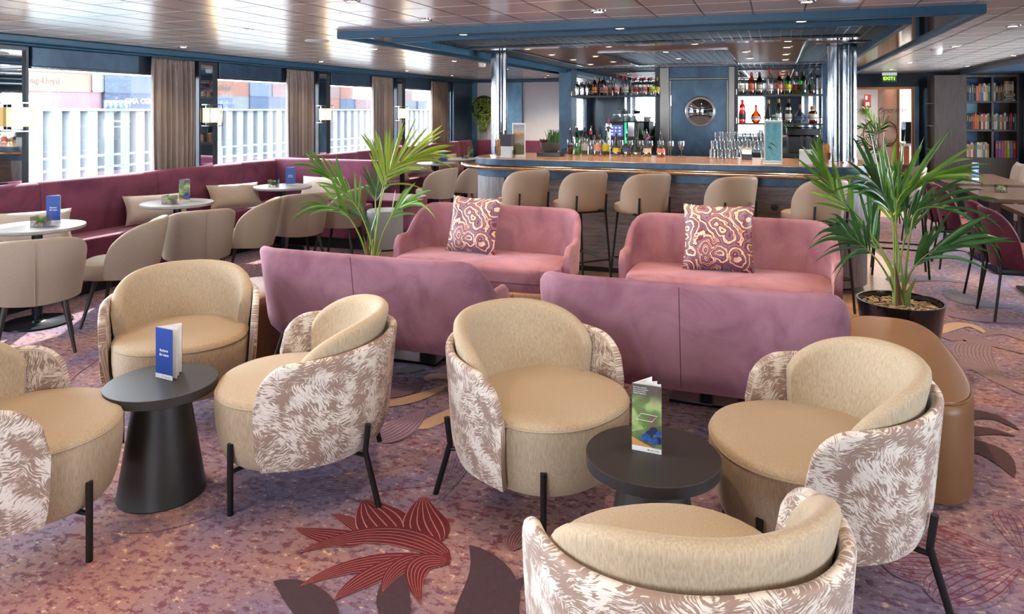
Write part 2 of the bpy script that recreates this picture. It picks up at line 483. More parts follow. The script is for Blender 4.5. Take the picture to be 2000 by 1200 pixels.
c = ramp(nt, f, [(0.08, srgb(90, 66, 96)), (0.22, srgb(140, 116, 140)), (0.30, srgb(104, 30, 52)), (0.60, srgb(120, 36, 54)), (0.70, srgb(226, 190, 166)), (0.82, srgb(236, 208, 188)), (0.90, srgb(110, 44, 64))])
nt.links.new(c, bs.inputs['Base Color']); bs.inputs['Roughness'].default_value = 0.5; bs.inputs['Sheen Weight'].default_value = 0.2
# printed leaflet picture (blurred greens above blue berries on a wooden spoon)
m, nt, bs = new_mat('leaflet_print')
tc = N(nt, 'ShaderNodeTexCoord'); sp = N(nt, 'ShaderNodeSeparateXYZ'); nt.links.new(tc.outputs['UV'], sp.inputs[0])
n = noise(nt, coords(nt, (.5, 1.0, 1), 'UV'), 3.2, 1.5)
blur = ramp(nt, n.outputs[0], [(0.32, srgb(110, 84, 74)), (0.45, srgb(96, 120, 66)), (0.55, srgb(150, 176, 104)), (0.68, srgb(176, 140, 124))])
top = mixc(nt, ramp(nt, sp.outputs[1], [(0.72, (0, 0, 0)), (0.86, (1, 1, 1))]), blur, srgb(84, 76, 70))
vo = N(nt, 'ShaderNodeTexVoronoi'); vo.inputs['Scale'].default_value = 5.5
mp = N(nt, 'ShaderNodeMapping'); mp.inputs['Scale'].default_value = (0.5, 1.1, 1); nt.links.new(tc.outputs['UV'], mp.inputs[0]); nt.links.new(mp.outputs[0], vo.inputs['Vector'])
berry = ramp(nt, vo.outputs['Distance'], [(0.1, srgb(80, 120, 190)), (0.35, srgb(30, 56, 110)), (0.5, srgb(20, 30, 50))])
low = mathn(nt, 'LESS_THAN', mathn(nt, 'MULTIPLY_ADD', sp.outputs[0], -0.16, sp.outputs[1]), 0.27)
right = mathn(nt, 'GREATER_THAN', sp.outputs[0], 0.3)
c = mixc(nt, mathn(nt, 'MULTIPLY', low, 0.6), top, srgb(60, 66, 50))
spoon = mathn(nt, 'LESS_THAN', mathn(nt, 'MULTIPLY_ADD', sp.outputs[0], 0.13, sp.outputs[1]), 0.17)
c = mixc(nt, spoon, c, srgb(206, 150, 90))
white = mathn(nt, 'LESS_THAN', sp.outputs[1], 0.075)
c = mixc(nt, white, c, srgb(236, 232, 230))
nt.links.new(c, bs.inputs['Base Color']); bs.inputs['Roughness'].default_value = 0.35
# landscape and sea adverts
m, nt, bs = new_mat('landscape_print')
tc = N(nt, 'ShaderNodeTexCoord'); sp = N(nt, 'ShaderNodeSeparateXYZ'); nt.links.new(tc.outputs['UV'], sp.inputs[0])
n = noise(nt, tc.outputs['UV'], 7, 4)
f = mathn(nt, 'MULTIPLY_ADD', n.outputs[0], 0.3, mathn(nt, 'ADD', sp.outputs[1], -0.15))
nt.links.new(ramp(nt, f, [(0.1, srgb(90, 96, 50)), (0.32, srgb(110, 104, 60)), (0.42, srgb(190, 182, 178)), (0.6, srgb(176, 160, 140)), (0.68, srgb(200, 150, 96)), (0.78, srgb(214, 204, 190)), (0.95, srgb(170, 180, 190))]), bs.inputs['Base Color'])
m, nt, bs = new_mat('sea_print')
tc = N(nt, 'ShaderNodeTexCoord'); n = noise(nt, tc.outputs['UV'], 4, 4)
nt.links.new(ramp(nt, n.outputs[0], [(0.3, srgb(92, 178, 190)), (0.7, srgb(140, 204, 210))]), bs.inputs['Base Color'])
# container cladding colours
def container_mat(name, rgb):
    m, nt, bs = new_mat(name)
    v = coords(nt, (1, 1, 1)); w = N(nt, 'ShaderNodeTexWave'); w.bands_direction = 'Y'; w.inputs['Scale'].default_value = 0.9
    nt.links.new(v, w.inputs['Vector'])
    c = srgb(rgb)
    nt.links.new(mixc(nt, w.outputs['Fac'], tuple(x * 0.88 for x in c[:3]) + (1,), c), bs.inputs['Base Color'])
    bs.inputs['Roughness'].default_value = 0.8
    return m
for nm, c in {'orange': (92, 58, 46), 'maroon': (74, 52, 58), 'blue': (42, 56, 78), 'white': (80, 83, 86), 'pale_blue': (62, 72, 86), 'pink': (82, 64, 66), 'grey': (68, 72, 78)}.items():
    container_mat('container_' + nm, c)
M = MATS
# ------------------------------------------------------------------ the setting
def struct(name, mb, mats, **kw):
    return mb.build(name, mats, kind='structure', **kw)
LX, RX, BY, FY, CZ = -6.2, 4.0, 14.4, -3.0, 2.27

# floor with carpet figures
fl = MB()
fmats = [M['carpet'], M['terrazzo'], M['lobby_floor']] + list(CARPET.values())
fidx = {k: 3 + i for i, k in enumerate(CARPET)}
fl.add([(LX - .2, FY - .2, 0), (RX + .2, FY - .2, 0), (RX + .2, BY + .1, 0), (LX - .2, BY + .1, 0)], [(0, 1, 2, 3)], 0)
ter = [(-3.55, 6.1), (-2.9, 5.75), (.75, 5.75), (1.15, 6.4), (1.15, 8.2), (.9, 11.0), (-3.5, 11.0)]
fl.add([(x, y, .002) for x, y in ter], [tuple(range(len(ter)))], 1)
fl.add([(1.0, 12.2, .003), (2.35, 12.2, .003), (2.35, 14.5, .003), (1.0, 14.5, .003)], [(0, 1, 2, 3)], 2)
PET = [
('red',[(-1.47,2.39),(-1.57,2.45),(-1.68,2.47)],0.05),('red',[(-1.44,2.37),(-1.58,2.34),(-1.75,2.34)],0.09),('red',[(-1.36,2.43),(-1.48,2.51),(-1.61,2.61)],0.17),
('red',[(-1.18,2.44),(-1.3,2.55),(-1.39,2.72)],0.15),('red',[(-1.1,2.37),(-1.4,2.42),(-1.64,2.21)],0.1),('red',[(-1.09,2.35),(-1.36,2.25),(-1.52,2.06)],0.08),
('red',[(-1.22,2.35),(-1.32,2.19),(-1.37,2.04)],0.08),('red',[(-1.17,2.35),(-1.25,2.27),(-1.24,2.13)],0.07),('red',[(-1.09,2.35),(-1.19,2.29),(-1.09,2.12)],0.08),
('dark',[(-1.28,1.9),(-1.47,2.02),(-1.62,2.05)],0.14),('dark',[(-1.07,1.96),(-1.21,2.15),(-1.22,2.28)],0.12),('dark',[(-0.9,1.94),(-0.9,2.26),(-1.07,2.47)],0.22),('dark',[(-0.74,2.1),(-0.84,2.23),(-0.8,2.38)],0.1),
('cream',[(-1.71,3.28),(-1.66,3.44),(-1.62,3.65)],0.11),('purple',[(-2.12,3.6),(-2.02,3.71),(-1.98,3.89)],0.17),('cream',[(-2.07,3.45),(-1.9,3.64),(-1.82,3.89)],0.11),
('lilac',[(-1.85,3.09),(-1.8,3.25),(-1.78,3.52)],0.22),('cream',[(-1.97,3.88),(-1.92,3.98),(-1.74,3.92)],0.1),('slate',[(-2.26,3.93),(-2.14,4.11),(-2.47,4.27)],0.14),
('lines',[(-1.76,2.73),(-1.57,3.02),(-1.38,2.82)],0.16),('lines',[(-2.04,2.46),(-1.74,2.69),(-1.38,2.82)],0.2),('lines',[(-1.72,3.25),(-1.44,3.19),(-1.32,2.62)],0.21),
('rlines',[(-1.27,2.74),(-1.1,2.7),(-0.92,2.75)],0.1),('red2',[(-0.91,2.49),(-0.92,2.61),(-0.88,2.71)],0.09),
('brown',[(0.78,4.21),(1.0,4.46),(1.15,4.31)],0.13),('brown',[(0.76,4.07),(0.94,4.23),(1.11,4.22)],0.12),('brown',[(0.73,3.94),(0.93,4.01),(0.98,3.75)],0.19),
('cream',[(1.07,5.92),(1.32,6.29),(1.42,6.05)],0.13),('taupe',[(0.93,5.33),(1.03,5.21),(1.32,5.58)],0.17),('taupe',[(1.4,5.98),(1.21,5.48),(1.32,4.85)],0.25),
('taupe',[(1.15,5.82),(1.27,5.93),(1.55,5.66)],0.22),('taupe',[(1.63,5.99),(1.53,6.16),(1.35,5.96)],0.12),('tlines',[(0.98,5.04),(1.03,4.92),(1.12,5.09)],0.1),
('rlines',[(0.49,3.21),(0.64,3.08),(0.84,3.08)],0.25),('rlines',[(0.35,2.87),(0.58,2.92),(0.84,3.08)],0.22),('rlines',[(0.49,2.71),(0.64,2.88),(0.83,3.06)],0.22),
('rlines',[(0.86,3.44),(0.88,3.32),(0.84,3.1)],0.2),('slate',[(1.48,7.5),(1.57,7.04),(1.92,7.08)],0.3),('slate',[(1.0,7.6),(1.3,7.9),(1.7,7.8)],0.3),('lilac',[(1.2,6.7),(1.5,6.5),(1.9,6.6)],0.2),
('rlines',[(-4.23,3.16),(-4.04,3.1),(-3.83,2.99)],0.21),('rlines',[(-4.14,3.51),(-4.14,3.28),(-3.83,2.99)],0.22),('rlines',[(-3.6,3.07),(-3.83,3.1),(-3.82,2.97)],0.14),('lines',[(-2.45,2.11),(-2.24,2.2),(-2.07,2.41)],0.11),
('tlines',[(-4.9,4.6),(-4.6,4.9),(-4.2,4.7)],0.3),('cream',[(-5.2,3.2),(-4.9,3.4),(-4.6,3.2)],0.2)]
for i, (k, pts, w) in enumerate(PET):
    if k == 'red': w *= 1.3
    p0, p1, p2 = [Vector((a, b, 0)) for a, b in pts]
    zz = (0.0022 if 'lines' in k else 0.0036) + 0.00012 * (i % 9)
    c1 = p1 * 2 - (p0 + p2) * 0.5
    def leaf(u, v, p0=p0, c1=c1, p2=p2, w=w, zz=zz):
        p = p0 * (1 - u) ** 2 + c1 * 2 * u * (1 - u) + p2 * u * u
        t = (c1 - p0) * (1 - u) + (p2 - c1) * u; t.normalize(); s = Vector((-t.y, t.x, 0))
        prof = (sin(pi * min(1, u ** 0.8))) ** 0.75 * (1 - 0.25 * u) if 0 < u < 1 else 0
        q = p + s * (v - 0.5) * w * (prof + 0.02)
        return (q.x, q.y, zz)
    fl.grid(leaf, 16, 6, fidx[k], uv=True)
struct('floor', fl, fmats, smooth=False)

# ceiling with the hole of the bar canopy
ce = MB()
OX0, OX1, OY0, OY1 = -3.44, 1.21, 5.16, 13.35
for a in ((LX - .2, OX0, FY - .2, BY + .1), (OX1, RX + .2, FY - .2, BY + .1), (OX0, OX1, FY - .2, OY0), (OX0, OX1, OY1, BY + .1)):
    ce.box(a[0], a[1], a[2], a[3], CZ, CZ + .05)
def seam_x(y0, y1, x): ce.box(x - .004, x + .004, y0, y1, CZ - .0012, CZ + .001, 1)
def seam_y(x0, x1, y): ce.box(x0, x1, y - .003, y + .003, CZ - .0008, CZ + .001, 2)
k = -22
while True:
    x = -1.1 + .3175 * k; k += 1
    if x > RX: break
    if x < LX: continue
    if OX0 < x < OX1: seam_x(FY, OY0, x)
    else: seam_x(FY, BY, x)
y = FY
while y < BY:
    if y < OY0: seam_y(LX, RX, y)
    else: seam_y(LX, OX0, y); seam_y(OX1, RX, y)
    y += .42
struct('ceiling', ce, [M['ceiling_panels'], M['dark_frame'], M['paper_white']], smooth=False)
ce = MB(); ce.box(OX0 - .1, OX1 + .1, OY0 - .1, OY1 + .1, 2.46, 2.5)
for q in ((OX0 - .1, OX0 - .05, OY0 - .1, OY1 + .1), (OX1 + .05, OX1 + .1, OY0 - .1, OY1 + .1), (OX0 - .05, OX1 + .05, OY0 - .1, OY0 - .05), (OX0 - .05, OX1 + .05, OY1 + .05, OY1 + .1)): ce.box(*q, 2.30, 2.46)
struct('ceiling_plenum', ce, M['dark_panel'], smooth=False)
tr = MB()
def ring(mb, x0, x1, y0, y1, z0, z1, t):
    mb.box(x0, x1, y0, y0 + t, z0, z1); mb.box(x0, x1, y1 - t, y1, z0, z1)
    mb.box(x0, x0 + t, y0 + t, y1 - t, z0, z1); mb.box(x1 - t, x1, y0 + t, y1 - t, z0, z1)
ring(tr, OX0, OX1, OY0, OY1, 2.212, 2.3, .05)
struct('trim_1', tr, M['blue_trim'], smooth=False, bevel=.006)
tr = MB(); IX0, IX1, IY0, IY1 = -3.12, .86, 5.5, 13.0
ring(tr, IX0, IX1, IY0, IY1, 2.2, 2.32, .04)
struct('trim_2', tr, M['blue_trim'], smooth=False, bevel=.006)
tr = MB()
tr.box(OX0 + .05, IX0, OY0 + .05, OY1 - .05, 2.235, 2.245); tr.box(IX1, OX1 - .05, OY0 + .05, OY1 - .05, 2.235, 2.245)
tr.box(IX0, IX1, OY0 + .05, IY0, 2.235, 2.245); tr.box(IX0, IX1, IY1, OY1 - .05, 2.235, 2.245)
struct('ceiling_soffit', tr, M['soffit_mirror'], smooth=False)
# metal lattice
la = MB()
g = 0.083
holes = [(-2.57, -1.84, 6.76, 10.13), (-1.84, -.47, 6.76, 7.76), (-.47, .24, 6.76, 10.2), (.24, .62, 6.76, 7.34)]
def solid(x, y): return any(a < x < b and c < y < d for a, b, c, d in holes)
nx = int((IX1 - IX0) / g); ny = int((11.05 - IY0) / g)
for i in range(1, nx):
    x = IX0 + i * g; y = IY0
    segs = []; st = None
    for j in range(ny + 1):
        yy = IY0 + .04 + j * g
        if not solid(x, yy + .01) and yy < 11.05:
            if st is None: st = yy
        else:
            if st is not None: segs.append((st, yy)); st = None
    if st is not None: segs.append((st, 11.05))
    for a, b in segs: la.box(x - .003, x + .003, a, b, 2.262, 2.29)
for j in range(1, ny):
    y = IY0 + .04 + j * g; st = None
    for i in range(nx + 1):
        x = IX0 + .04 + i * g
        if not solid(x + .01, y) and x < IX1 - .04:
            if st is None: st = x
        else:
            if st is not None: la.box(st, x, y - .003, y + .003, 2.262, 2.29); st = None
    if st is not None: la.box(st, IX1 - .04, y - .003, y + .003, 2.262, 2.29)
struct('ceiling_lattice', la, M['lattice_metal'], smooth=False)
br = MB()
for a, b, c, d in holes: br.box(a, b, c + (.19 if c == 6.76 else 0), d, 2.252, 2.30)
struct('ceiling_panel', br, M['soffit_dark'], smooth=False)
tr = MB(); tr.box(-2.93, .66, 6.76, 6.95, 2.236, 2.262)
e = .03
for (x0, x1, y0, y1) in ((-1.84, -.47, 7.75, 10.19),):
    ring(tr, x0 - .0, x1 + .0, y0, y1, 2.238, 2.262, e)
ring(tr, -2.6, .27, 6.93, 10.16, 2.24, 2.26, .022)
ring(tr, .24, .86, 7.34, 10.4, 2.242, 2.262, .02)
struct('trim_3', tr, M['chrome'], smooth=False, bevel=.003)

# long walls with windows
def side_wall(name, x, s, wins):
    w = MB(); xo = x + s * .14
    a, b = min(x, xo), max(x, xo)
    w.box(a, b, FY - .2, BY + .1, -.05, .92); w.box(a, b, FY - .2, BY + .1, 2.02, CZ + .05)
    edges = [FY - .2] + [v for wy in wins for v in (wy, wy + 2.03)] + [BY + .1]
    for i in range(0, len(edges), 2): w.box(a, b, edges[i], edges[i + 1], .92, 2.02)
    struct(name, w, M['dark_panel'], smooth=False)
side_wall('wall_left', LX, -1, WIN_Y); side_wall('wall_right', RX, 1, [WIN_Y[1], *WIN_Y[4:7]])
for i, wy in enumerate(WIN_Y):
    for x, tagn in ((LX - .06, i + 1), (RX + .06, i + 11)):
        if x > 0 and i < 4 and i != 1: continue
        g_ = MB(); g_.box(x - .004, x + .004, wy, wy + 2.03, .92, 2.02)
        o = struct('window_%d' % tagn, g_, M['window_glass'], smooth=False)
        f_ = MB(); s_ = .03
        for q in ((wy, wy + s_, .92, 2.02), (wy + 2.03 - s_, wy + 2.03, .92, 2.02), (wy + s_, wy + 2.03 - s_, .92, .95), (wy + s_, wy + 2.03 - s_, 1.99, 2.02)):
            f_.box(x - .02, x + .02, *q)
        f_.build('window_frame', M['dark_frame'], o, smooth=False)
# cornice trims
tr = MB(); tr.box(LX - .01, LX + .10, FY, BY, 2.205, 2.268); tr.box(LX, LX + .06, FY, BY, 2.18, 2.205)
struct('trim_4', tr, M['blue_trim'], smooth=False, bevel=.01)
tr = MB(); tr.box(2.80, 2.86, FY, 13.55, 2.19, 2.268); tr.box(2.86, RX, FY, 13.55, 2.2, 2.25)
struct('trim_5', tr, M['blue_dark'], smooth=False)
tr = MB(); tr.box(LX, -3.2, BY - .1, BY - .001, 2.205, 2.268)
struct('trim_6', tr, M['blue_trim'], smooth=False, bevel=.01)
# end walls
w = MB(); w.box(LX, -3.1, BY, BY + .1, 0, CZ); struct('wall_back', w, M['pale_wall'], smooth=False)
w = MB()
w.box(-5.4, -5.02, BY - .06, BY - .002, .0, 2.2); w.box(LX + .002, -6.06, BY - .06, BY - .002, 0, 2.2)
struct('trim_7', w, M['blue_patina_light'], smooth=False)
w = MB(); w.box(LX + .002, LX + .04, 13.4, BY - .06, .9, 2.2); struct('trim_8', w, M['blue_dark'], smooth=False)
w = MB()
w.box(.95, 1.2, BY, BY + .1, 0, CZ); w.box(1.2, 2.3, BY, BY + .1, 2.03, CZ); w.box(2.3, RX, BY, BY + .1, 0, CZ)
w.box(-3.1, .95, BY, BY + .1, 0, CZ)
struct('wall_back_right', w, M['dark_panel'], smooth=False)
w = MB(); w.box(LX, RX, FY - .1, FY, 0, .85); w.box(LX, RX, FY - .1, FY, 2.05, CZ)
for xa, xb in ((LX, -4.6), (-3.6, -1.5), (-.4, RX)): w.box(xa, xb, FY - .1, FY, .85, 2.05)
struct('wall_front', w, M['dark_panel'], smooth=False)
g_ = MB(); g_.box(LX, RX, FY - .06, FY - .05, .85, 2.05); struct('window_20', g_, M['window_glass'], smooth=False)

# back bar block: pillars, mirrors, door
w = MB()
w.box(-3.2, -3.0, 10.9, 14.4, 0, 2.3); w.box(.6, .92, 10.9, 14.4, 0, 2.3)
struct('wall_bar_sides', w, M['blue_patina'], smooth=False)
w = MB(); w.box(-3.0, .6, 11.1, 11.2, 0, 2.45)
struct('wall_bar', w, M['dark_panel'], smooth=False)
for x0, x1, n_ in ((-3.0, -1.66, 9), (-.56, .6, 10)):
    w = MB(); w.box(x0, x1, 11.06, 11.1, .92, 2.26); struct('trim_%d' % n_, w, M['mirror'], smooth=False)
w = MB()
w.box(-1.66, -1.52, 11.0, 11.1, 0, 2.26); w.box(-.66, -.57, 11.0, 11.1, 0, 2.26)
w.box(-1.52, -.66, 11.03, 11.1, 2.07, 2.1)
w.box(-1.52, -1.49, 11.03, 11.1, 0, 2.07); w.box(-.69, -.66, 11.03, 11.1, 0, 2.07)
struct('trim_11', w, M['steel_frame'], smooth=False, bevel=.008)
w = MB(); w.box(-1.72, -1.66, 10.98, 11.1, 0, 2.26); w.box(-.57, -.53, 10.98, 11.1, 0, 2.26); struct('trim_12', w, M['dark_frame'], smooth=False)
w = MB(); w.box(-1.52, -.66, 11.05, 11.1, 2.1, 2.26); struct('wall_above_door', w, M['blue_patina'], smooth=False)
d = MB(); d.box(-1.485, -.695, 11.055, 11.095, 0.01, 2.065); do = struct('door_1', d, M['blue_patina'], smooth=False)
p = MB(); n_ = 40
p.tube([(-1.065 + .205 * cos(2 * pi * k / n_), 11.05, 1.6 + .205 * sin(2 * pi * k / n_)) for k in range(n_)], .022, 8, closed=True)
p.build('porthole_ring', M['steel_ring'], do)
p = MB(); M1 = Matrix.Translation((-1.065, 11.05, 1.6)) @ Matrix.Rotation(R(90), 4, 'X')
rings = []
for r_, zz in ((.0001, .022), (.06, .02), (.12, .012), (.195, 0)): rings.append([tuple(M1 @ Vector((r_ * cos(2 * pi * k / 32), r_ * sin(2 * pi * k / 32), zz))) for k in range(32)])
p.loft(rings, True, True); p.build('porthole_mirror', M['mirror'], do)
h = MB(); h.box(-1.50, -1.485, 11.03, 11.05, 1.68, 1.84); h.build('hinge', M['chrome'], do, smooth=False)

# glass doors to the lobby
g_ = MB(); g_.box(1.245, 1.735, 14.44, 14.452, .02, 1.99); g_.box(1.745, 2.235, 14.44, 14.452, .02, 1.99)
gd = struct('door_2', g_, M['window_glass'], smooth=False)
f_ = MB(); f_.box(1.2, 1.24, 14.4, 14.5, 0, 2.03); f_.box(2.24, 2.3, 14.4, 14.5, 0, 2.03); f_.box(1.24, 2.24, 14.4, 14.5, 1.99, 2.03)
f_.build('door_frame', M['copper'], gd, smooth=False)
for s in (-1, 1):
    h = MB(); pts = []
    for k in range(17):
        a = R(-72) + R(144) * k / 16
        pts.append((1.74 + s * (.07 + .2 * cos(a)), 14.40, 1.20 + .24 * sin(a)))
    h.tube(pts, .014, 8); h.build('door_handle', M['copper'], gd)
lb = MB()   # lobby beyond the glass doors
lb.box(.2, 4.4, 14.5, 19, -.04, 0, 1); lb.box(.2, 4.4, 14.5, 19, 2.3, 2.35, 0); lb.box(.1, .2, 14.5, 19, 0, 2.3, 0); lb.box(4.4, 4.5, 14.5, 19, 0, 2.3, 0); lb.box(.1, 4.5, 19, 19.1, 0, 2.3, 0)
struct('wall_lobby', lb, [M['pale_wall'], M['lobby_floor']], smooth=False)
pn = MB()
for k in range(9): pn.box(1.2 + k * .26, 1.205 + k * .26, 18.985, 18.999, 0, 2.3)
pn.box(2.25, 2.3, 16.2, 19, 0, 2.3)
struct('trim_13', pn, M['copper'], smooth=False)
w = MB(); w.box(2.27, 2.33, 14.28, 14.39, 0, 2.03); w.box(2.44, 2.46, 14.28, 14.39, 0, 2.0); struct('trim_14', w, M['blue_patina_light'], smooth=False)

# ------------------------------------------------------------------ downlights, a few added to brighten the far end
proto = thing('ceiling_downlight', 'x', 'ceiling light', (0, 0, 0), 0, 'ceiling downlights')
d = MB(); d.lathe([(.052, 0), (.052, -.006), (.036, -.008), (.034, -.002), (.034, 0)], 20); d.build('bezel', M['chrome'], proto)
d = MB(); d.lathe([(.034, -.003), (.03, -.006), (.0, -.007)], 16); d.build('lamp', M['lamp_glow'], proto)
DL = []
for j, y in enumerate((-1.0, 1.3, 2.7, 3.71, 4.66)):
    DL.append((-2.37, y, CZ, 26, 'warm downlight left of the canopy centre line, %s of its row from the front' % ORD[j]))
for j, y in enumerate((.7, 2.7, 4.73, 6.70, 8.72, 10.7, 12.9)):  # the farthest of this row is added to light the wall planter
    DL.append((-4.0, y, CZ, 22, 'downlight above the tub chairs, %s of its row from the front' % ORD[j]))
for j, y in enumerate((3.5, 5.82, 8.21, 10.6, 12.38)):
    DL.append((-5.72, y, CZ, 10, 'downlight above the window banquette, %s of its row from the front' % ORD[j]))
for j, (x, y) in enumerate(((-1.1, .6), (-1.1, 2.5), (-1.1, 4.67), (.17, .8), (.17, 2.7), (.17, 4.66))):
    DL.append((x, y, CZ, 30, 'warm downlight over the lounge before the canopy, %s row, %s from the front' % ('central' if x < 0 else 'bar-end', ORD[j % 3])))
for j, y in enumerate((1.0, 2.9, 4.7, 6.56, 8.45, 11.15, 12.9)):
    DL.append((1.71, y, CZ, 24, 'warm downlight along the right aisle, %s of its row from the front' % ORD[j]))
for j, y in enumerate((6.6, 10.11, 12.3)):
    DL.append((2.64, y, CZ, 8, 'downlight near the dark cornice over the dining tables, %s from the front' % ORD[j]))
for j, x in enumerate((-2.38, -1.1, .16)):
    DL.append((x, 5.36, 2.235, 26, 'small glowing downlight between the two blue canopy beams, %s from the window side' % ORD[j]))
for j, x in enumerate((-2.41, -1.56, -.73, .10)):
    DL.append((x, 7.05, 2.252, 26, 'glowing downlight just behind the chrome canopy edge, %s from the window side' % ORD[j]))
for j, (x, y) in enumerate(((-2.40, 7.88), (-2.39, 8.76), (-2.4, 9.71), (-1.99, 8.28), (-2.0, 9.31))):
    DL.append((x, y, 2.252, 8, 'small downlight in the window-side arm of the brown canopy panel, %s of five' % ORD[j]))
for j, (x, y) in enumerate(((-.31, 8.19), (-.31, 9.24), (.1, 7.74), (.1, 8.72), (.1, 9.67))):
    DL.append((x, y, 2.252, 12, 'small glowing downlight in the bookshelf-side arm of the brown canopy panel, %s of five' % ORD[j]))
for j, (x, y) in enumerate(((-1.14, 8.03), (-1.14, 9.12))):
    DL.append((x, y, 2.262, 14, 'downlight hung in the middle of the metal lattice over the bar, %s from the front' % ORD[j]))
for j, x in enumerate((-5.3, -4.3, -3.5)):  # added wall washers that brighten the end wall
    DL.append((x, 13.7, CZ, 22, 'added downlight brightening the white end wall, %s from the window side' % ORD[j]))
DL.append((1.07, 11.73, 2.235, 8, 'glowing downlight in the mirror strip at the far end of the canopy'))
used = False
for x, y, z, e_, lab in DL:
    place(proto, used, (x, y, z), 0, lab); used = True
    sd = bpy.data.lights.new('downlight_beam', 'SPOT'); sd.energy = e_ * (1.2 if y < 4 else 1.7); sd.spot_size = R(105); sd.spot_blend = 0.8
    sd.color = (1.0, 0.76, 0.50); sd.shadow_soft_size = 0.035
    so = bpy.data.objects.new('downlight_beam', sd); col.objects.link(so); so.location = (x, y, z - .02)
ld = bpy.data.lights.new('lobby_lamp', 'AREA'); ld.energy = 150; ld.color = (1, .92, .84); ld.size = 1.4
lo = bpy.data.objects.new('lobby_lamp', ld); col.objects.link(lo); lo.location = (2.6, 17.2, 2.28)

# smoke detectors, speaker
for (x, y, lab) in ((-3.81, 9.23, 'white round smoke detector under the ceiling near the left chrome column'), (1.6, 8.8, 'white round smoke detector on the ceiling over the right aisle')):
    t = thing('smoke_detector', lab, 'smoke detector', (x, y, CZ)); d = MB(); d.lathe([(.055, 0), (.055, -.02), (.05, -.05), (.035, -.06), (0, -.062)], 20); d.build('body', M['white_gloss'], t)
    d = MB(); d.lathe([(.058, 0), (.058, -.008), (.0, -.01)], 20); d.build('mounting_plate', M['white_paint'], t)
t = thing('ceiling_speaker', 'flat round white ceiling speaker between two downlights over the cafe chairs', 'speaker', (-4.03, 5.72, CZ))
d = MB(); d.lathe([(.11, 0), (.11, -.006), (.10, -.012), (0, -.012)], 28); d.build('grille', M['white_paint'], t)
t = thing('exit_sign', 'green glowing EXIT sign hanging above the glass doors', 'sign', (1.78, 13.6, 2.15))
d = MB(); d.box(-.105, .105, -.012, .012, -.055, .05); d.build('panel', M['exit_green'], t, smooth=False, bevel=.004)
d = MB(); d.box(-.11, .11, -.02, .02, .05, .1); d.build('housing', M['white_paint'], t, smooth=False)
text('EXIT', .075, M['exit_letters'], t, (-.02, -.0135, -.002), (R(90), 0, 0), bold=.002)
d = MB(); Mx = Matrix.Rotation(R(90), 4, 'X')
d.box(.066, .078, -.0145, -.013, -.03, .012); d.box(.060, .072, -.0145, -.013, -.01, -.002); d.box(.070, .08, -.0145, -.013, .016, .028)
d.build('running_figure', M['exit_letters'], t, smooth=False)

# ------------------------------------------------------------------ outside: quay, containers, water, rail
w = MB(); w.box(-28, -6.6, -10, 260, -1.9, -1.8); struct('water', w, M['water'], smooth=False)
w = MB(); w.box(-360, -28.4, -40, 300, -2.2, 1.58); struct('ground_quay', w, M['fence_white'], smooth=False)
q = MB()
for k in range(150):
    y0 = 2 + k * .84
    q.prism([(-28.4, y0), (-28.0, y0 + .12), (-28.0, y0 + .6), (-28.4, y0 + .72)], -2, 1.62, 0)
    if k % 3: q.box(-28.35, -28.3, y0 + .72, y0 + .84, -1.0 - .5 * random.random(), 1.5, 1)
q.box(-28.5, -27.9, 2, 128, 1.58, 1.68, 0)
struct('wall_quay', q, [M['fence_white'], M['quay_dark']], smooth=False)
CONT = [ # y0, y1, row, colour, writing, label
 (62.8, 74.8, 1, 'orange', 'Hapag-Lloyd', 'orange container lettered Hapag-Lloyd in the upper row'),
 (75.0, 76.8, 1, 'white', None, 'narrow white container end in the upper row beside the orange one'),
 (77.0, 89.0, 1, 'pale_blue', None, 'pale blue container in the upper row right of the white end'),
 (64.4, 76.4, 0, 'maroon', None, 'dull red container resting on the quay under the orange one'),
 (77.0, 89.0, 0, 'blue', 'CMA CGM', 'blue container lettered CMA CGM in the lower row'),
 (94.9, 107.0, 1, 'orange', 'Hapag-Lloyd', 'orange container in the upper row above the white lettered one'),
 (94.9, 107.0, 0, 'white', 'MAERSK\nSEALAND', 'white container lettered MAERSK SEALAND in the lower row'),
 (107.3, 113.3, 1, 'pale_blue', None, 'pale blue container of the upper row above the dark blue one'),
 (107.3, 119.0, 0, 'blue', None, 'plain blue container right of the white lettered one'),
 (113.6, 119.6, 1, 'pink', None, 'pink container at the end of the second upper stack'),
 (124.0, 136.2, 1, 'pink', None, 'faded pink container in the upper row of the third stack'),
 (136.4, 141.4, 1, 'orange', None, 'short orange container in the upper row of the third stack'),
 (124.0, 136.2, 0, 'orange', 'Hapag-Lloyd', 'orange container lettered Hapag-Lloyd in the lower row'),
 (136.4, 142.0, 0, 'blue', None, 'short blue container in the lower row of the third stack'),
 (142.2, 150.0, 0, 'maroon', None, 'dull red container at the right end of the third stack'),
 (160.0, 170.0, 1, 'pink', None, 'pale pink container seen through the farthest window'),
 (173.0, 179.0, 0, 'blue', None, 'blue container seen through the farthest window'),
 (160.0, 172.0, 0, 'grey', None, 'grey container low in the farthest window')]
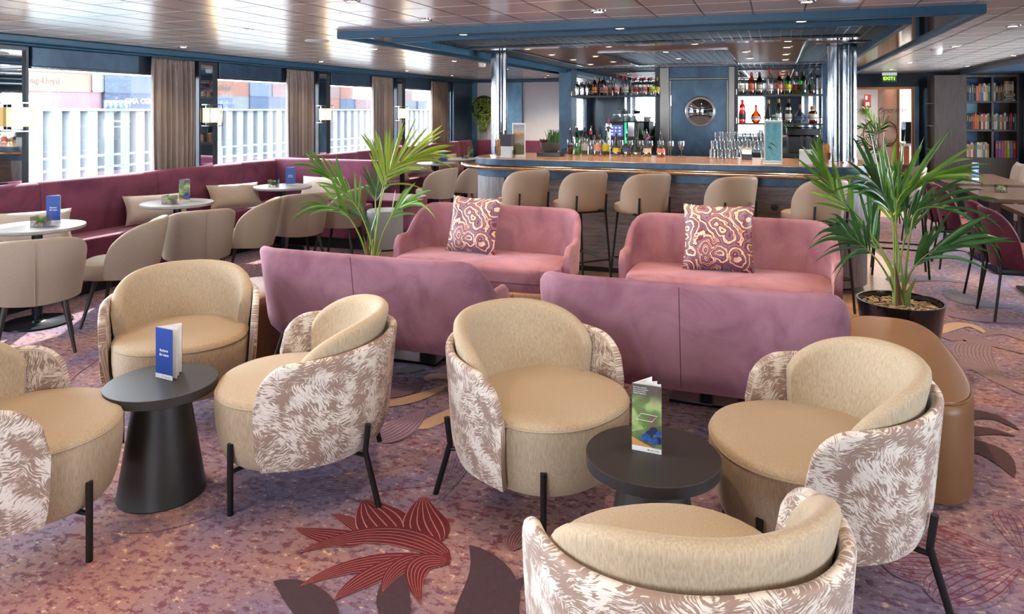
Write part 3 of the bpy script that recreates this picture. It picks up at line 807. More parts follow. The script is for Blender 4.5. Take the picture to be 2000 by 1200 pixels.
for y0, y1, row, c_, wr, lab in CONT:
    z0 = 1.55 + row * 2.6
    t = thing('shipping_container', lab, 'container', (-91.2, (y0 + y1) / 2, z0), 0, 'containers stacked on the quay')
    L_ = (y1 - y0) / 2
    d = MB(); d.box(-1.2, 1.2, -L_, L_, .02, 2.58); d.build('body', M['container_' + c_], t, smooth=False)
    d = MB()
    for yy in (-L_, L_ - .12): d.box(1.18, 1.26, yy, yy + .12, 0, 2.6)
    d.box(1.18, 1.26, -L_, L_, 2.5, 2.6); d.box(1.18, 1.26, -L_, L_, 0, .12)
    d.build('frame', M['container_' + c_], t, smooth=False)
    if wr:
        text(wr, 1.05 if '\n' in wr else 1.15, M['blue_card'] if c_ == 'white' else (M['white_paint'] if c_ == 'blue' else M['dark_frame']), t, (1.27, (0 if c_ != 'orange' else -1.5), 1.35), (R(90), 0, R(90)), depth=.01)
# rail of the ship's own side deck
t = thing('deck_rail', 'white tubular rail outside the windows along the ship side', 'railing')
d = MB()
for z in (1.12, .99): d.tube([(-7.0, -2, z), (-7.0, 15, z)], .012, 6)
d.build('rail', M['lattice_metal'], t)
for k in range(6):
    d = MB(); d.tube([(-7.0, -1.5 + k * 3.1, .2), (-7.0, -1.5 + k * 3.1, 1.12)], .012, 6); d.build('post', M['white_gloss'], t)
w = MB(); w.box(-7.3, -6.36, -3, 16, .1, .2); struct('ledge_deck', w, M['white_paint'], smooth=False)
# ------------------------------------------------------------------ seating prototypes (front of every seat is +x)
def wrap_shell(th_max, a, b, zb, zt, thick, flare, nth=56, straight=0.0, nz=10, lean=0.0, squareness=2.0):
    """a curved shell around the back; th=0 is the back, ends run forward. zb/zt(t) with t in -1..1"""
    mb = MB(); rings = []; uvs = []
    for i in range(nth + 1):
        t = -1 + 2 * i / nth; th = t * th_max
        z0, z1 = zb(t), zt(t)
        def pt(off, z, th=th):
            fl_ = flare(z)
            A, B = a + off + fl_ + lean * max(0, z - .4), b + off + fl_ * .6
            if abs(th) <= pi / 2:
                e_ = 2 / squareness
                cx = -A * abs(cos(th)) ** e_; cy = B * (1 if th > 0 else -1) * abs(sin(th)) ** e_
            else:
                cx = (abs(th) - pi / 2) * A * 0.95; cy = B * (1 if th > 0 else -1) * (1 - 0.10 * ((abs(th) - pi / 2)) ** 2)
            return (cx, cy, z)
        ring_ = []
        hh = thick / 2
        for k in range(nz + 1): ring_.append(pt(hh, z0 + (z1 - z0 - hh) * k / nz))
        for k in range(1, 6):
            an = pi * k / 6; ring_.append(pt(hh * cos(an), z1 - hh + hh * sin(an)))
        for k in range(nz + 1): ring_.append(pt(-hh, z1 - hh - (z1 - z0 - hh) * k / nz))
        rings.append(ring_); uvs += [(th * a * 1.05 + 5, q[2] + (.6 if k_ > nz + 5 else 0)) for k_, q in enumerate(ring_)]
    mb.loft(rings, True, True)
    for k_, q in enumerate(uvs): mb.uv[k_] = q
    return mb
def superring(rx, ry, z, n=40, p=2.4, cx=0, cy=0):
    out = []
    for k in range(n):
        a = 2 * pi * k / n; c_, s_ = cos(a), sin(a)
        out.append((cx + rx * (abs(c_) ** (2 / p)) * (1 if c_ >= 0 else -1), cy + ry * (abs(s_) ** (2 / p)) * (1 if s_ >= 0 else -1), z))
    return out
def cushion_stack(prof, rx, ry, p=2.4, cx=0, n=44):
    mb = MB(); mb.loft([superring(rx * s, ry * s, z, n, p, cx) for s, z in prof], True, True); return mb

def make_lounge():
    t = thing('lounge_chair', 'x', 'lounge chair', group='round tub lounge chairs')
    s = cushion_stack([(.5, .165), (.84, .17), (.90, .19), (.95, .24), (.985, .30), (1.0, .36), (1.0, .415), (.985, .43)], .336, .328, 2.3, .03)
    s.build('seat_drum', M['lounge_fabric'], t)
    s = cushion_stack([(.985, .43), (.992, .438), (.975, .45), (.93, .457), (.6, .466), (.01, .468)], .336, .328, 2.3, .03)
    s.build('seat_cushion', M['lounge_fabric'], t)
    s = MB(); s.tube([q for q in superring(.333, .325, .433, 48, 2.3, .03)], .0045, 6, closed=True); s.build('piping', M['lounge_fabric'], t)
    def zt(q):
        q = abs(q); base = .62 + .055 * (1 - q) ** 1.0
        if q > .80: base -= .16 * (1 - sqrt(max(0, 1 - ((q - .80) / .20) ** 2)))
        return base
    def zb(q):
        q = abs(q); return .195 + .02 * (1 - q)
    fl_ = lambda z: -.012 + .095 * max(0, z - .19) - .04 * max(0, (.31 - z) / .12) ** 2
    sh = wrap_shell(R(115), .350, .352, zb, zt, .036, fl_, 64, nz=12)
    sh.build('patterned_shell', M['brush_fabric'], t)
    def zt2(q):
        q = abs(q); return .59 + .165 * max(0, 1 - q ** 3.0) ** .75
    ba = wrap_shell(R(90), .278, .302, lambda q: .44, zt2, .06, lambda z: -.02 + .23 * max(0, z - .40), 48, nz=10)
    ba.build('inner_backrest', M['lounge_fabric'], t)
    for sx in (-1, 1):
        for sy in (-1, 1):
            l = MB()
            if sx > 0:
                x, y = .262, .252
                l.tube([(x, y * sy, .285), (x, y * sy, .0)], .0125, 10)
                l.tube([(x, y * sy, .17), (x - .09, (y - .09) * sy, .17)], .009, 8)
            else:
                x, y = -.268, .262
                l.tube([(x - .012, y * sy * 1.03, .33), (x, y * sy, .22), (x - .055, (y + .035) * sy, 0)], .0125, 10)
                l.tube([(x, y * sy, .2), (x + .1, (y - .1) * sy, .19)], .009, 8)
            l.build('leg', M['black_metal'], t)
    return t
lounge = make_lounge()
GL = 'round tub lounge chairs'
place(lounge, False, (-2.97, 3.02, 0), R(-50), 'beige tub lounge chair facing the camera behind the black table with the blue menu')
place(lounge, True, (-1.95, 2.68, 0), R(210), 'tub lounge chair whose patterned back is turned to the middle, seat towards the blue menu')
place(lounge, True, (-2.68, 1.90, 0), R(47), 'tub lounge chair cut off by the left picture edge, its round seat pointing right')
place(lounge, True, (-.93, 2.88, 0), R(-26), 'tub lounge chair in the middle, open side towards the table with the berry leaflet')
place(lounge, True, (.13, 2.81, 0), R(196), 'tub lounge chair beside the brown leather pouf, facing left to the berry leaflet table')
place(lounge, True, (-.22, 1.83, 0), R(121), 'closest tub lounge chair seen from behind, cut off by the bottom edge')

def side_table(loc, rz, label):
    t = thing('side_table', label, 'side table', loc, rz, 'small black pedestal tables')
    s = MB(); s.lathe([(0, .432), (.2215, .432), (.223, .4335), (.223, .468), (.2215, .4695), (0, .47)], 56); s.build('table_top', M['table_black'], t)
    s = MB(); s.lathe([(0, 0), (.172, 0), (.176, .006), (.170, .03), (.112, .40), (.108, .432), (0, .432)], 48); s.build('cone_base', M['table_black'], t)
side_table((-2.45, 2.375, 0), 0, 'small round black table with conical base carrying the blue bar menu')
side_table((-.39, 2.44, 0), 0, 'small round black table with conical base carrying the berry leaflet')

def leaflet(loc, rz, h, w, kind, label, openness=38, lines=True):
    t = thing('menu_leaflet', label, 'menu', loc, rz, 'folded menus standing on tables')
    def panel(ang, ww, mats, name, dz=0, off=0):
        mb = MB(); a = R(ang)
        def fn(u, v): return (u * ww * cos(a), off + u * ww * sin(a), dz + v * (h - dz))
        mb.grid(fn, 1, 1, 0, uv=True)
        def fn2(u, v): return ((1 - u) * ww * cos(a), off + (1 - u) * ww * sin(a) + .0015, dz + v * (h - dz))
        mb.grid(fn2, 1, 1, 1, uv=True)
        return mb.build(name, mats, t, smooth=False)
    cov = {'blue': 'blue_card', 'berry': 'leaflet_print'}[kind]
    panel(0, w, [M[cov], M['paper_white']], 'front_cover')
    panel(openness, w * 1.0, [M['paper_white'], M[cov]], 'back_cover')
    panel(openness * .25, w * .97, [M['paper_white'], M['paper_white']], 'page')
    panel(openness * .55, w * .9, [M['paper_white'], M['paper_white']], 'page')
    if kind == 'blue':
        mb = MB(); mb.box(0, w, -.0012, -.0004, 0, h * .09); mb.build('white_band', M['white_paint'], t, smooth=False)
        text('Barkarte', h * .068, M['white_paint'], t, (w * .5, -.0014, h * .56), (R(90), 0, 0), bold=.0004, depth=.0002)
        text('Bar menu', h * .068, M['white_paint'], t, (w * .5, -.0014, h * .475), (R(90), 0, 0), bold=.0004, depth=.0002, shear=.25)
        text('nicko cruises', h * .030, M['dark_frame'], t, (w * .72, -.0018, h * .045), (R(90), 0, 0), depth=.0001)
        mb = MB(); mb.box(w * .42, w * .46, -.002, -.0013, h * .04, h * .055); mb.build('red_mark', M['glass_red'], t, smooth=False)
    else:
        for kk, (bx, bz, br) in enumerate(((.74, .335, .105), (.92, .29, .095), (.60, .27, .11), (.48, .215, .12), (.93, .20, .10), (.76, .185, .11))):
            mb = MB(); nn_ = 18; ax = w * bx; az = h * bz; rr = w * br * 1.25
            mb.add([(min(w, max(0, ax + rr * cos(2 * pi * k / nn_))), -.0005 - .0001 * kk, az + rr * sin(2 * pi * k / nn_)) for k in range(nn_)], [tuple(range(nn_))]); mb.build('printed_berry', M['print_berry' if kk % 2 else 'print_berry_dark'], t, smooth=False)
        mb = MB(); mb.add([(w * u_, -.0012, h * (.075 + .13 * (1 - u_) ** 1.6 + .0)) for u_ in (0, .2, .4, .6, .8, 1)] + [(w * u_, -.0012, h * (.075 + (.012 if u_ < .99 else .0) + .06 * (1 - u_) ** 2)) for u_ in (1, .8, .6, .4, .2, 0)], [tuple(range(12))]); mb.build('printed_spoon', M['print_spoon'], t, smooth=False)
        mb = MB()
        for k in range(9):
            x0_, z0_, x1_, z1_ = w * (.5 - .03 * k), h * (.32 + .01 * k), w * (.15 + .085 * k), h * (.44 + .022 * (k % 4))
            mb.add([(x0_, -.0004, z0_), (x0_ + .004, -.0004, z0_), (x1_, -.0004, z1_)], [(0, 1, 2)])
        mb.build('printed_leaves', M['leaf_green'], t, smooth=False)
        for k, (a_, b_) in enumerate((('Rum', 'Rum selection'), ('Snack', 'Snack selection'), ('Spirituosen', 'Spirits'), ('Digestif', 'Digestives'))):
            text(a_ + ' ' + b_, h * .026, M['white_paint'], t, (w * .05, -.0014, h * (.955 - .03 * k)), (R(90), 0, 0), align='LEFT', depth=.0002)
        fr = MB(); zc, xc = h * .52, w * .48
        P4 = [(xc - .33 * w, zc - h * .045), (xc + .2 * w, zc - h * .055), (xc + .38 * w, zc + h * .04), (xc - .16 * w, zc + h * .05)]
        fr.tube([(a_, -.0015, b_) for a_, b_ in P4], .0009, 4, closed=True)
        fr.build('white_outline', M['white_gloss'], t)
        text('nicko cruises', h * .026, M['dark_frame'], t, (w * .78, -.0018, h * .04), (R(90), 0, 0), depth=.0001)
        mb = MB(); mb.box(w * .54, w * .59, -.002, -.0013, h * .034, h * .048); mb.build('red_mark', M['glass_red'], t, smooth=False)
    return t
leaflet((-2.51, 2.4, .471), R(-6), .215, .105, 'blue', 'blue folded bar menu standing on the left black pedestal table', 62)
leaflet((-0.46, 2.44, .471), R(-3), .225, .10, 'berry', 'leaflet with dark berries and a spoon standing on the right black table', 60)

# ---- two-seat sofas
def make_sofa():
    t = thing('velvet_sofa', 'x', 'sofa', group='mauve velvet sofas')
    W = .715; xb = -.30; xf = .16; rc = .22
    path = []
    for k in range(9): path.append((lerp(xf, xb + rc, k / 8), -W, 0, -1))
    for k in range(1, 9):
        a = pi / 2 * k / 8; path.append((xb + rc - rc * sin(a), -W + rc - rc * cos(a), -sin(a), -cos(a)))
    for k in range(1, 16): path.append((xb, lerp(-W + rc, W - rc, k / 15), -1, 0))
    for k in range(1, 9):
        a = pi / 2 * k / 8; path.append((xb + rc - rc * cos(a), W - rc + rc * sin(a), -cos(a), sin(a)))
    for k in range(1, 9): path.append((lerp(xb + rc, xf, k / 8), W, 0, 1))
    rings = []; m = len(path)
    for i, (x, y, nx_, ny_) in enumerate(path):
        f = smooth((-.04 - x) / .24)             # 1 at back, 0 on the arms
        zt = .60 + .215 * f
        e_ = min(i, m - 1 - i)
        if e_ == 0: zt -= .07
        elif e_ == 1: zt -= .018
        z0 = .27 + .0 * f
        th = .052
        ring_ = []
        def q(off, z):
            ln = .17 * (z - .40) * f + .05 * (z - .4) * (1 - f)
            tuck = -.05 * max(0, (.36 - z) / .09) ** 2
            return (x + nx_ * (off + ln + tuck), y + ny_ * (off + ln * .55 + tuck), z)
        for k in range(11): ring_.append(q(th / 2, z0 + (zt - z0 - th / 2) * k / 10))
        for k in range(1, 6): ring_.append(q(th / 2 * cos(pi * k / 6), zt - th / 2 + th / 2 * sin(pi * k / 6)))
        for k in range(11): ring_.append(q(-th / 2, zt - th / 2 - (zt - z0 - th / 2) * k / 10))
        rings.append(ring_)
    s = MB(); s.loft(rings, True, True); s.build('back_and_arms', M['sofa_velvet'], t)
    s = MB(); s.tube([(xb - .026 - .17 * (z - .4) - .0, 0, z) for z in (.31, .45, .6, .74, .80)], .0018, 6); s.build('seam', M['mauve_dark'], t)
    s = MB(); s.loft([superring(.315 * a, .685 * b, z, 56, 5.5, .045) for a, b, z in ((.7, .85, .268), (.95, .98, .275), (.99, .995, .30), (1.0, 1.0, .34), (1.0, 1.0, .415), (.985, .992, .44), (.93, .965, .455), (.5, .6, .462), (.01, .01, .463))], True, True)
    s.build('seat', M['sofa_velvet'], t)
    s = MB(); s.tube(superring(.318, .688, .345, 60, 5.5, .045), .003, 5, closed=True); s.build('piping', M['mauve_dark'], t)
    for sx in (-1, 1):
        for sy in (-1, 1):
            l = MB(); l.tube([(.02 + sx * .23, sy * .57, .285), (.0 + sx * .30, sy * .635, 0)], [.021, .013], 10); l.build('leg', M['dark_leg'], t)
    return t
sofa = make_sofa()
place(sofa, False, (-2.225, 3.86, 0), R(90), 'mauve velvet sofa with its back to the camera, nearer the window side')
place(sofa, True, (-.425, 3.80, 0), R(90), 'mauve velvet sofa with its back to the camera, in front of the bar end')
place(sofa, True, (-2.185, 5.36, 0), R(-90), 'rose velvet sofa facing the camera with a swirl cushion, nearer the palm without visible pot')
place(sofa, True, (-.335, 5.36, 0), R(-90), 'rose velvet sofa facing the camera with a swirl cushion, beside the black palm pot')

def pillow(name, w, h, th, mat, loc, rot, label, group, cat='cushion'):
    t = thing(name, label, cat, loc, 0, group); t.rotation_euler = rot
    mb = MB()
    def surf(sgn):
        def fn(u, v):
            a, b = 2 * u - 1, 2 * v - 1
            if sgn < 0: a = -a
            pinch = 1 - .07 * (1 - a * a) * abs(b) ** 3; pinch2 = 1 - .09 * (1 - b * b) * abs(a) ** 3
            bul = (max(0, 1 - a ** 4) ** .6) * (max(0, 1 - b ** 4) ** .6)
            cr = .006 * sin(9 * a + 5 * b) * bul
            return (a * w / 2 * pinch2, sgn * (th / 2 * bul + cr * .4), (b * h / 2) * pinch)
        return fn
    mb.grid(surf(-1), 20, 16); mb.grid(surf(1), 20, 16)
    o = mb.build('cover', mat, t)
    pts = []
    for k in range(48):
        u = k / 48 * 4; s_ = int(u); f = u - s_
        a, b = ((2 * f - 1, -1), (1, 2 * f - 1), (1 - 2 * f, 1), (-1, 1 - 2 * f))[s_]
        pinch = 1 - .07 * (1 - a * a) * abs(b) ** 3; pinch2 = 1 - .09 * (1 - b * b) * abs(a) ** 3
        pts.append((a * w / 2 * pinch2, 0, b * h / 2 * pinch))
    mb = MB(); mb.tube(pts, .004, 5, closed=True); mb.build('piping', mat, t)
    return t
pillow('scatter_cushion', .46, .46, .15, M['swirl_print'], (-2.33, 5.46, .68), (R(-16), 0, R(-8)), 'square burgundy and cream swirl cushion on the rose sofa nearer the window side', 'swirl print cushions')
pillow('scatter_cushion', .50, .48, .15, M['swirl_print'], (-.40, 5.46, .69), (R(-16), 0, R(3)), 'square burgundy and cream swirl cushion on the rose sofa beside the black palm pot', 'swirl print cushions')

# low tables between the sofas
def low_table(cx, cy, label):
    t = thing('low_table', label, 'table', (cx, cy, 0), 0, 'low tables between the sofas')
    s = MB(); s.box(-.55, .55, -.17, .17, .36, .39); s.build('table_top', M['table_wood'], t, smooth=False, bevel=.004)
    s = MB(); s.box(-.18, .18, -.25, .25, 0, .018); s.build('base_plate', M['base_blue_black'], t, smooth=False, bevel=.003)
    s = MB(); s.box(-.035, .035, -.05, .05, .018, .36); s.build('column', M['black_metal'], t, smooth=False)
low_table(-2.20, 4.37, 'low brown table on a flat plate base between the window-side sofas')
low_table(-.38, 4.32, 'low table on a flat black plate base between the bar-end sofas')
leaflet((-2.0, 4.36, .39), R(12), .21, .10, 'berry', 'leaflet standing on the low brown table between the window-side sofas', 60)

# leather poufs
def pouf(loc, rz, lx, ly, h, label):
    t = thing('leather_pouf', label, 'pouf', loc, rz, 'brown leather poufs')
    s = MB(); s.loft([superring(lx * a, ly * a, z, 48, 3.2) for a, z in ((.9, .02), (.985, .03), (1.0, .06), (1.0, h - .05), (.99, h - .025), (.96, h - .01))], True, True); s.build('body', M['pouf_leather'], t)
    s = MB(); s.loft([superring(lx * a, ly * a, z, 48, 3.2) for a, z in ((.96, h - .012), (.955, h - .003), (.90, h + .003), (.5, h + .006), (.01, h + .006))], True, True); s.build('top_panel', M['pouf_leather'], t)
    s = MB(); s.tube(superring(lx * .972, ly * .972, h - .008, 52, 3.2), .004, 5, closed=True); s.build('piping', M['pouf_leather'], t)
    s = MB(); s.loft([superring(lx * .9, ly * .9, z, 40, 3.2) for z in (0, .022)], True, True); s.build('base', M['black_plastic'], t)
pouf((.57, 3.98, 0), R(0), .235, .66, .44, 'long brown leather pouf between the right lounge chair and the black palm pot')
pouf((-3.28, 3.84, 0), R(0), .26, .42, .44, 'brown leather pouf behind the left lounge chair at the end of the mauve sofa')

# ---- upholstered cafe chairs
def make_cafe_chair():
    t = thing('tub_chair', 'x', 'chair', group='oatmeal tub chairs along the cafe tables')
    def zt(q):
        q = abs(q); return .40 + .385 * max(0, 1 - q ** 2.9) ** .52
    sh = wrap_shell(R(106), .225, .262, lambda q: .335 + .03 * abs(q), zt, .04, lambda z: -.03 + .17 * max(0, z - .34) ** .8, 56, nz=9, squareness=2.2)
    sh.build('curved_back', M['dining_fabric'], t)
    s = MB(); s.tube([(-.235 - .02 + .03 - .17 * max(0, z - .34) ** .8, .0, z) for z in (.34, .42, .52, .62, .70, .765)], .003, 5); s.build('seam', M['dining_fabric'], t)
    s = cushion_stack([(.6, .345), (.93, .35), (.99, .37), (1, .40), (1, .44), (.97, .462), (.9, .472), (.5, .478), (.01, .479)], .255, .245, 2.8, .045)
    s.build('seat', M['dining_fabric'], t)
    for sx in (-1, 1):
        for sy in (-1, 1):
            l = MB(); l.tube([(sx * .15, sy * .16, .36), (sx * .235, sy * .225, 0)], [.019, .010], 10); l.build('leg', M['dark_leg'], t)
    return t
cafe = make_cafe_chair()
CH = [(-4.72, 3.50, 143, 'oatmeal tub chair cut by the left edge, back to the camera, first cafe table'),
 (-4.74, 4.24, 210, 'oatmeal tub chair turned left at the far side of the first cafe table'),
 (-4.72, 4.96, 148, 'oatmeal tub chair with its back to the camera at the second cafe table'),
 (-4.70, 5.58, 205, 'oatmeal tub chair turned sideways at the far side of the second cafe table'),
 (-4.66, 6.27, 148, 'oatmeal tub chair with its back to the camera at the third cafe table'),
 (-4.52, 6.85, 192, 'oatmeal tub chair half hidden by the left palm at the third cafe table'),
 (-4.66, 9.56, 170, 'oatmeal tub chair at the fourth cafe table beyond the grey cylinder'),
 (-4.52, 10.35, 178, 'oatmeal tub chair next to the bar corner at the fifth cafe table')]
for i, (x, y, a, lab) in enumerate(CH): place(cafe, i > 0, (x, y, 0), R(a), lab)

# ---- round cafe tables
def make_cafe_table():
    t = thing('cafe_table', 'x', 'table', group='round pedestal cafe tables')
    s = MB(); s.lathe([(0, .712), (.31, .712), (.322, .717), (.325, .73), (.322, .740), (0, .742)], 56); s.build('table_top', M['table_gray'], t)
    s = MB(); s.lathe([(0, 0), (.235, 0), (.24, .004), (.236, .012), (.06, .016), (.045, .022), (.04, .03)], 44); s.build('base_plate', M['base_blue_black'], t)
    s = MB(); s.tube([(0, 0, .015), (0, 0, .70)], .036, 20); s.build('column', M['base_blue_black'], t)
    s = MB(); s.box(-.12, .12, -.02, .02, .695, .712); s.box(-.02, .02, -.12, .12, .695, .712); s.build('top_bracket', M['black_metal'], t, smooth=False)
    return t
ct = make_cafe_table()
TB = [(-5.28, 3.93), (-5.36, 5.38), (-5.36, 6.95), (-5.35, 9.77), (-5.30, 10.85), (-5.30, 12.05)]
for i, (x, y) in enumerate(TB):
    place(ct, i > 0, (x, y, 0), 0, 'round pale-topped pedestal table, %s in the row along the window banquette' % ORD[i])

# glass cubes with succulents
def make_terrarium():
    t = thing('succulent_glass', 'x', 'plant', group='succulents in glass cubes')
    s = MB(); w = .05; h = .08; k = .003
    s.box(-w, w, -w, w, 0, .006)
    for a in ((-w, -w + k, -w, w), (w - k, w, -w, w), (-w + k, w - k, -w, -w + k), (-w + k, w - k, w - k, w)): s.box(*a, .006, h)
    s.build('glass_cube', M['glass_clear'], t, smooth=False)
    s = MB(); rnd = random.Random(3)
    for i in range(70):
        x, y, z = rnd.uniform(-.038, .038), rnd.uniform(-.038, .038), rnd.uniform(.012, .036)
        r_ = rnd.uniform(.005, .008); s.lathe([(0, -r_), (r_ * .8, -r_ * .5), (r_, 0), (r_ * .7, r_ * .6), (0, r_)], 6, (x, y, z))
    g_ = s.build('pebbles', M['gravel'], t); g_['kind'] = 'stuff'
    s = MB()
    for i in range(22):
        a = i * 2.4; el = R(20 + 60 * (1 - i / 22)); L_ = .022 + .022 * i / 22
        d = Vector((cos(a) * cos(R(80 - i * 3)), sin(a) * cos(R(80 - i * 3)), sin(R(80 - i * 3))))
        p0 = Vector((0, 0, .036)); s.tube([p0, p0 + d * L_ * .6, p0 + d * L_ + Vector((0, 0, .006))], [.004, .008, .0008], 5)
    s.build('rosette', M['succ_green'], t)
    return t
ter_ = make_terrarium()
for i, (x, y, z, rz, lab) in enumerate([(-5.20, 3.90, .742, 20, 'succulent in a glass cube on the first cafe table'), (-5.33, 5.26, .742, 10, 'succulent in a glass cube on the second cafe table'),
    (-5.42, 6.86, .742, 15, 'succulent in a glass cube on the third cafe table'), (-5.33, 9.72, .742, 15, 'succulent glass behind palm leaves on the fourth cafe table'),
    (-5.26, 10.75, .742, 0, 'succulent in a glass cube on the fifth cafe table'), (-5.26, 11.95, .742, 0, 'succulent in a glass cube on the sixth cafe table'),
    (2.14, 10.25, .752, 10, 'succulent in a glass cube on the farther dark dining table'), (2.22, 8.95, .752, 0, 'succulent in a glass cube on the nearer dark dining table'),
    (-2.60, 7.05, 1.127, 0, 'small succulent glass on the bar counter in front of the dark bowl')]):
    place(ter_, i > 0, (x, y, z), R(rz), lab)
leaflet((-5.33, 4.04, .742), R(30), .21, .10, 'blue', 'blue bar menu standing on the first cafe table', 50)
leaflet((-5.38, 5.42, .742), R(30), .21, .10, 'berry', 'photo leaflet standing on the second cafe table', 50)
leaflet((-5.36, 7.00, .742), R(25), .21, .11, 'blue', 'blue bar menu standing on the third cafe table', 50)
leaflet((-5.24, 10.86, .742), R(25), .21, .11, 'blue', 'blue bar menu standing on the fifth cafe table', 50)
leaflet((-5.28, 12.1, .742), R(25), .21, .10, 'berry', 'photo leaflet standing on the sixth cafe table', 50)
leaflet((2.28, 10.42, .752), R(30), .21, .10, 'blue', 'blue bar menu standing on the farther dark dining table', 50)

# ---- window banquette
def banquette(name, label, y0, y1, seams):
    t = thing(name, label, 'bench', (0, 0, 0), 0, 'plum velvet banquettes')
    ys = [y0] + seams + [y1]
    for a, b in zip(ys[:-1], ys[1:]):
        mb = MB(); prof = [(-6.085, .46), (-5.95, .46), (-5.965, .55), (-6.005, .93), (-6.012, .965), (-6.03, .985), (-6.05, .992), (-6.085, .992)]
        rings = []
        for yy, s_ in ((a + .002, .985), (a + .012, 1), (b - .012, 1), (b - .002, .985)):
            rings.append([(-6.085 + (x + 6.085) * (s_ if s_ == 1 else .95), yy, z if s_ == 1 else min(z, .985)) for x, z in prof])
        mb.loft(rings, True, True); mb.build('back_panel', M['bench_velvet'], t, ang=50)
        mb = MB(); mb.box(-6.08, -5.60, a + .002, b - .002, .13, .50); mb.build('seat', M['bench_velvet'], t, smooth=True, bevel=.025)
    mb = MB(); mb.box(-6.1, -5.70, y0 + .01, y1 - .01, 0, .13); mb.build('plinth', M['black_plastic'], t, smooth=False)
    return t
bq = banquette('banquette', 'long plum velvet banquette under the first windows, ending at the back-to-back divider', 1.9, 7.66, [3.23, 4.50, 5.77, 7.04])
def bar_block(parent, name, x0, x1, y0, y1, z0, z1, r_, mat, bev=.02):
    n_ = 8; pts = [(x0, y0)]
    for k in range(n_ + 1): a = -pi / 2 + pi / 2 * k / n_; pts.append((x1 - r_ + r_ * cos(a), y0 + r_ + r_ * sin(a)))
    for k in range(n_ + 1): a = pi / 2 * k / n_; pts.append((x1 - r_ + r_ * cos(a), y1 - r_ + r_ * sin(a)))
    pts.append((x0, y1)); mb = MB(); mb.prism(pts, z0, z1); return mb.build(name, mat, parent, smooth=True, bevel=bev)
dv = thing('divider_bench', 'double-sided plum velvet bench standing out from the window wall between the two banquettes', 'bench', (0, 0, 0), 0, 'plum velvet banquettes')
bar_block(dv, 'back_panel', -6.17, -5.35, 7.67, 7.86, .50, 1.0, .02, M['bench_velvet'])
bar_block(dv, 'back_panel', -5.345, -4.56, 7.67, 7.86, .50, 1.0, .08, M['bench_velvet'])
bar_block(dv, 'seat', -5.58, -4.56, 7.18, 7.67, .13, .49, .10, M['bench_velvet'])
bar_block(dv, 'seat', -5.58, -4.27, 7.87, 8.62, .13, .50, .20, M['bench_velvet'])
bar_block(dv, 'plinth', -5.58, -4.40, 7.28, 8.50, 0, .13, .20, M['black_plastic'], 0)
banquette('banquette', 'plum velvet banquette under the farther windows beyond the divider', 7.87, 14.0, [9.58, 10.85, 12.1, 13.35])
t = thing('corner_banquette', 'short plum velvet banquette along the white end wall below the wall planter', 'bench', (0, 0, 0), 0, 'plum velvet banquettes')
for a, b in ((-5.95, -5.2), (-5.19, -4.5)):
    mb = MB(); mb.box(a, b, 14.12, 14.33, .46, .99); mb.build('back_panel', M['bench_velvet'], t, bevel=.02)
mb = MB(); mb.box(-5.58, -4.5, 13.62, 14.12, .13, .50); mb.build('seat', M['bench_velvet'], t, bevel=.025)
mb = MB(); mb.box(-5.58, -4.55, 13.75, 14.12, 0, .13); mb.build('plinth', M['black_plastic'], t, smooth=False)
GP = 'beige cushions on the banquettes'
for (x, y, z, rx, rz, lab) in [(-5.76, 4.24, .645, 32, 58, 'beige rectangular cushion behind the first cafe table'), (-5.76, 5.52, .645, 32, 58, 'beige rectangular cushion behind the second cafe table'),
    (-5.76, 6.62, .645, 32, 60, 'beige rectangular cushion between the second and third cafe tables'), (-5.22, 7.50, .655, 20, 2, 'beige rectangular cushion leaning on the divider bench behind the third cafe table'),
    (-5.80, 9.35, .65, 25, 65, 'beige cushion leaning behind the left edge of the fourth cafe table'), (-5.80, 10.25, .65, 25, 65, 'beige cushion between the fourth and fifth cafe tables'),
    (-5.80, 11.15, .65, 25, 65, 'beige cushion leaning behind the fifth cafe table'), (-5.80, 12.3, .65, 25, 65, 'beige cushion leaning behind the sixth cafe table')]:
    pillow('lumbar_cushion', .58, .31, .13, M['pillow_fabric'], (x, y, z), (R(-rx), 0, R(rz)), lab, GP)
t = thing('cylinder_stool', 'plain grey cylinder stool behind the left palm stems', 'stool', (-4.30, 7.44, 0))
mb = MB(); mb.lathe([(0, .02), (.205, .02), (.21, .025), (.21, .44), (.2, .455), (0, .46)], 44); mb.build('body', M['cylinder_gray'], t)
mb = MB(); mb.lathe([(0, 0), (.19, 0), (.19, .02), (0, .02)], 36); mb.build('foot_ring', M['black_plastic'], t)

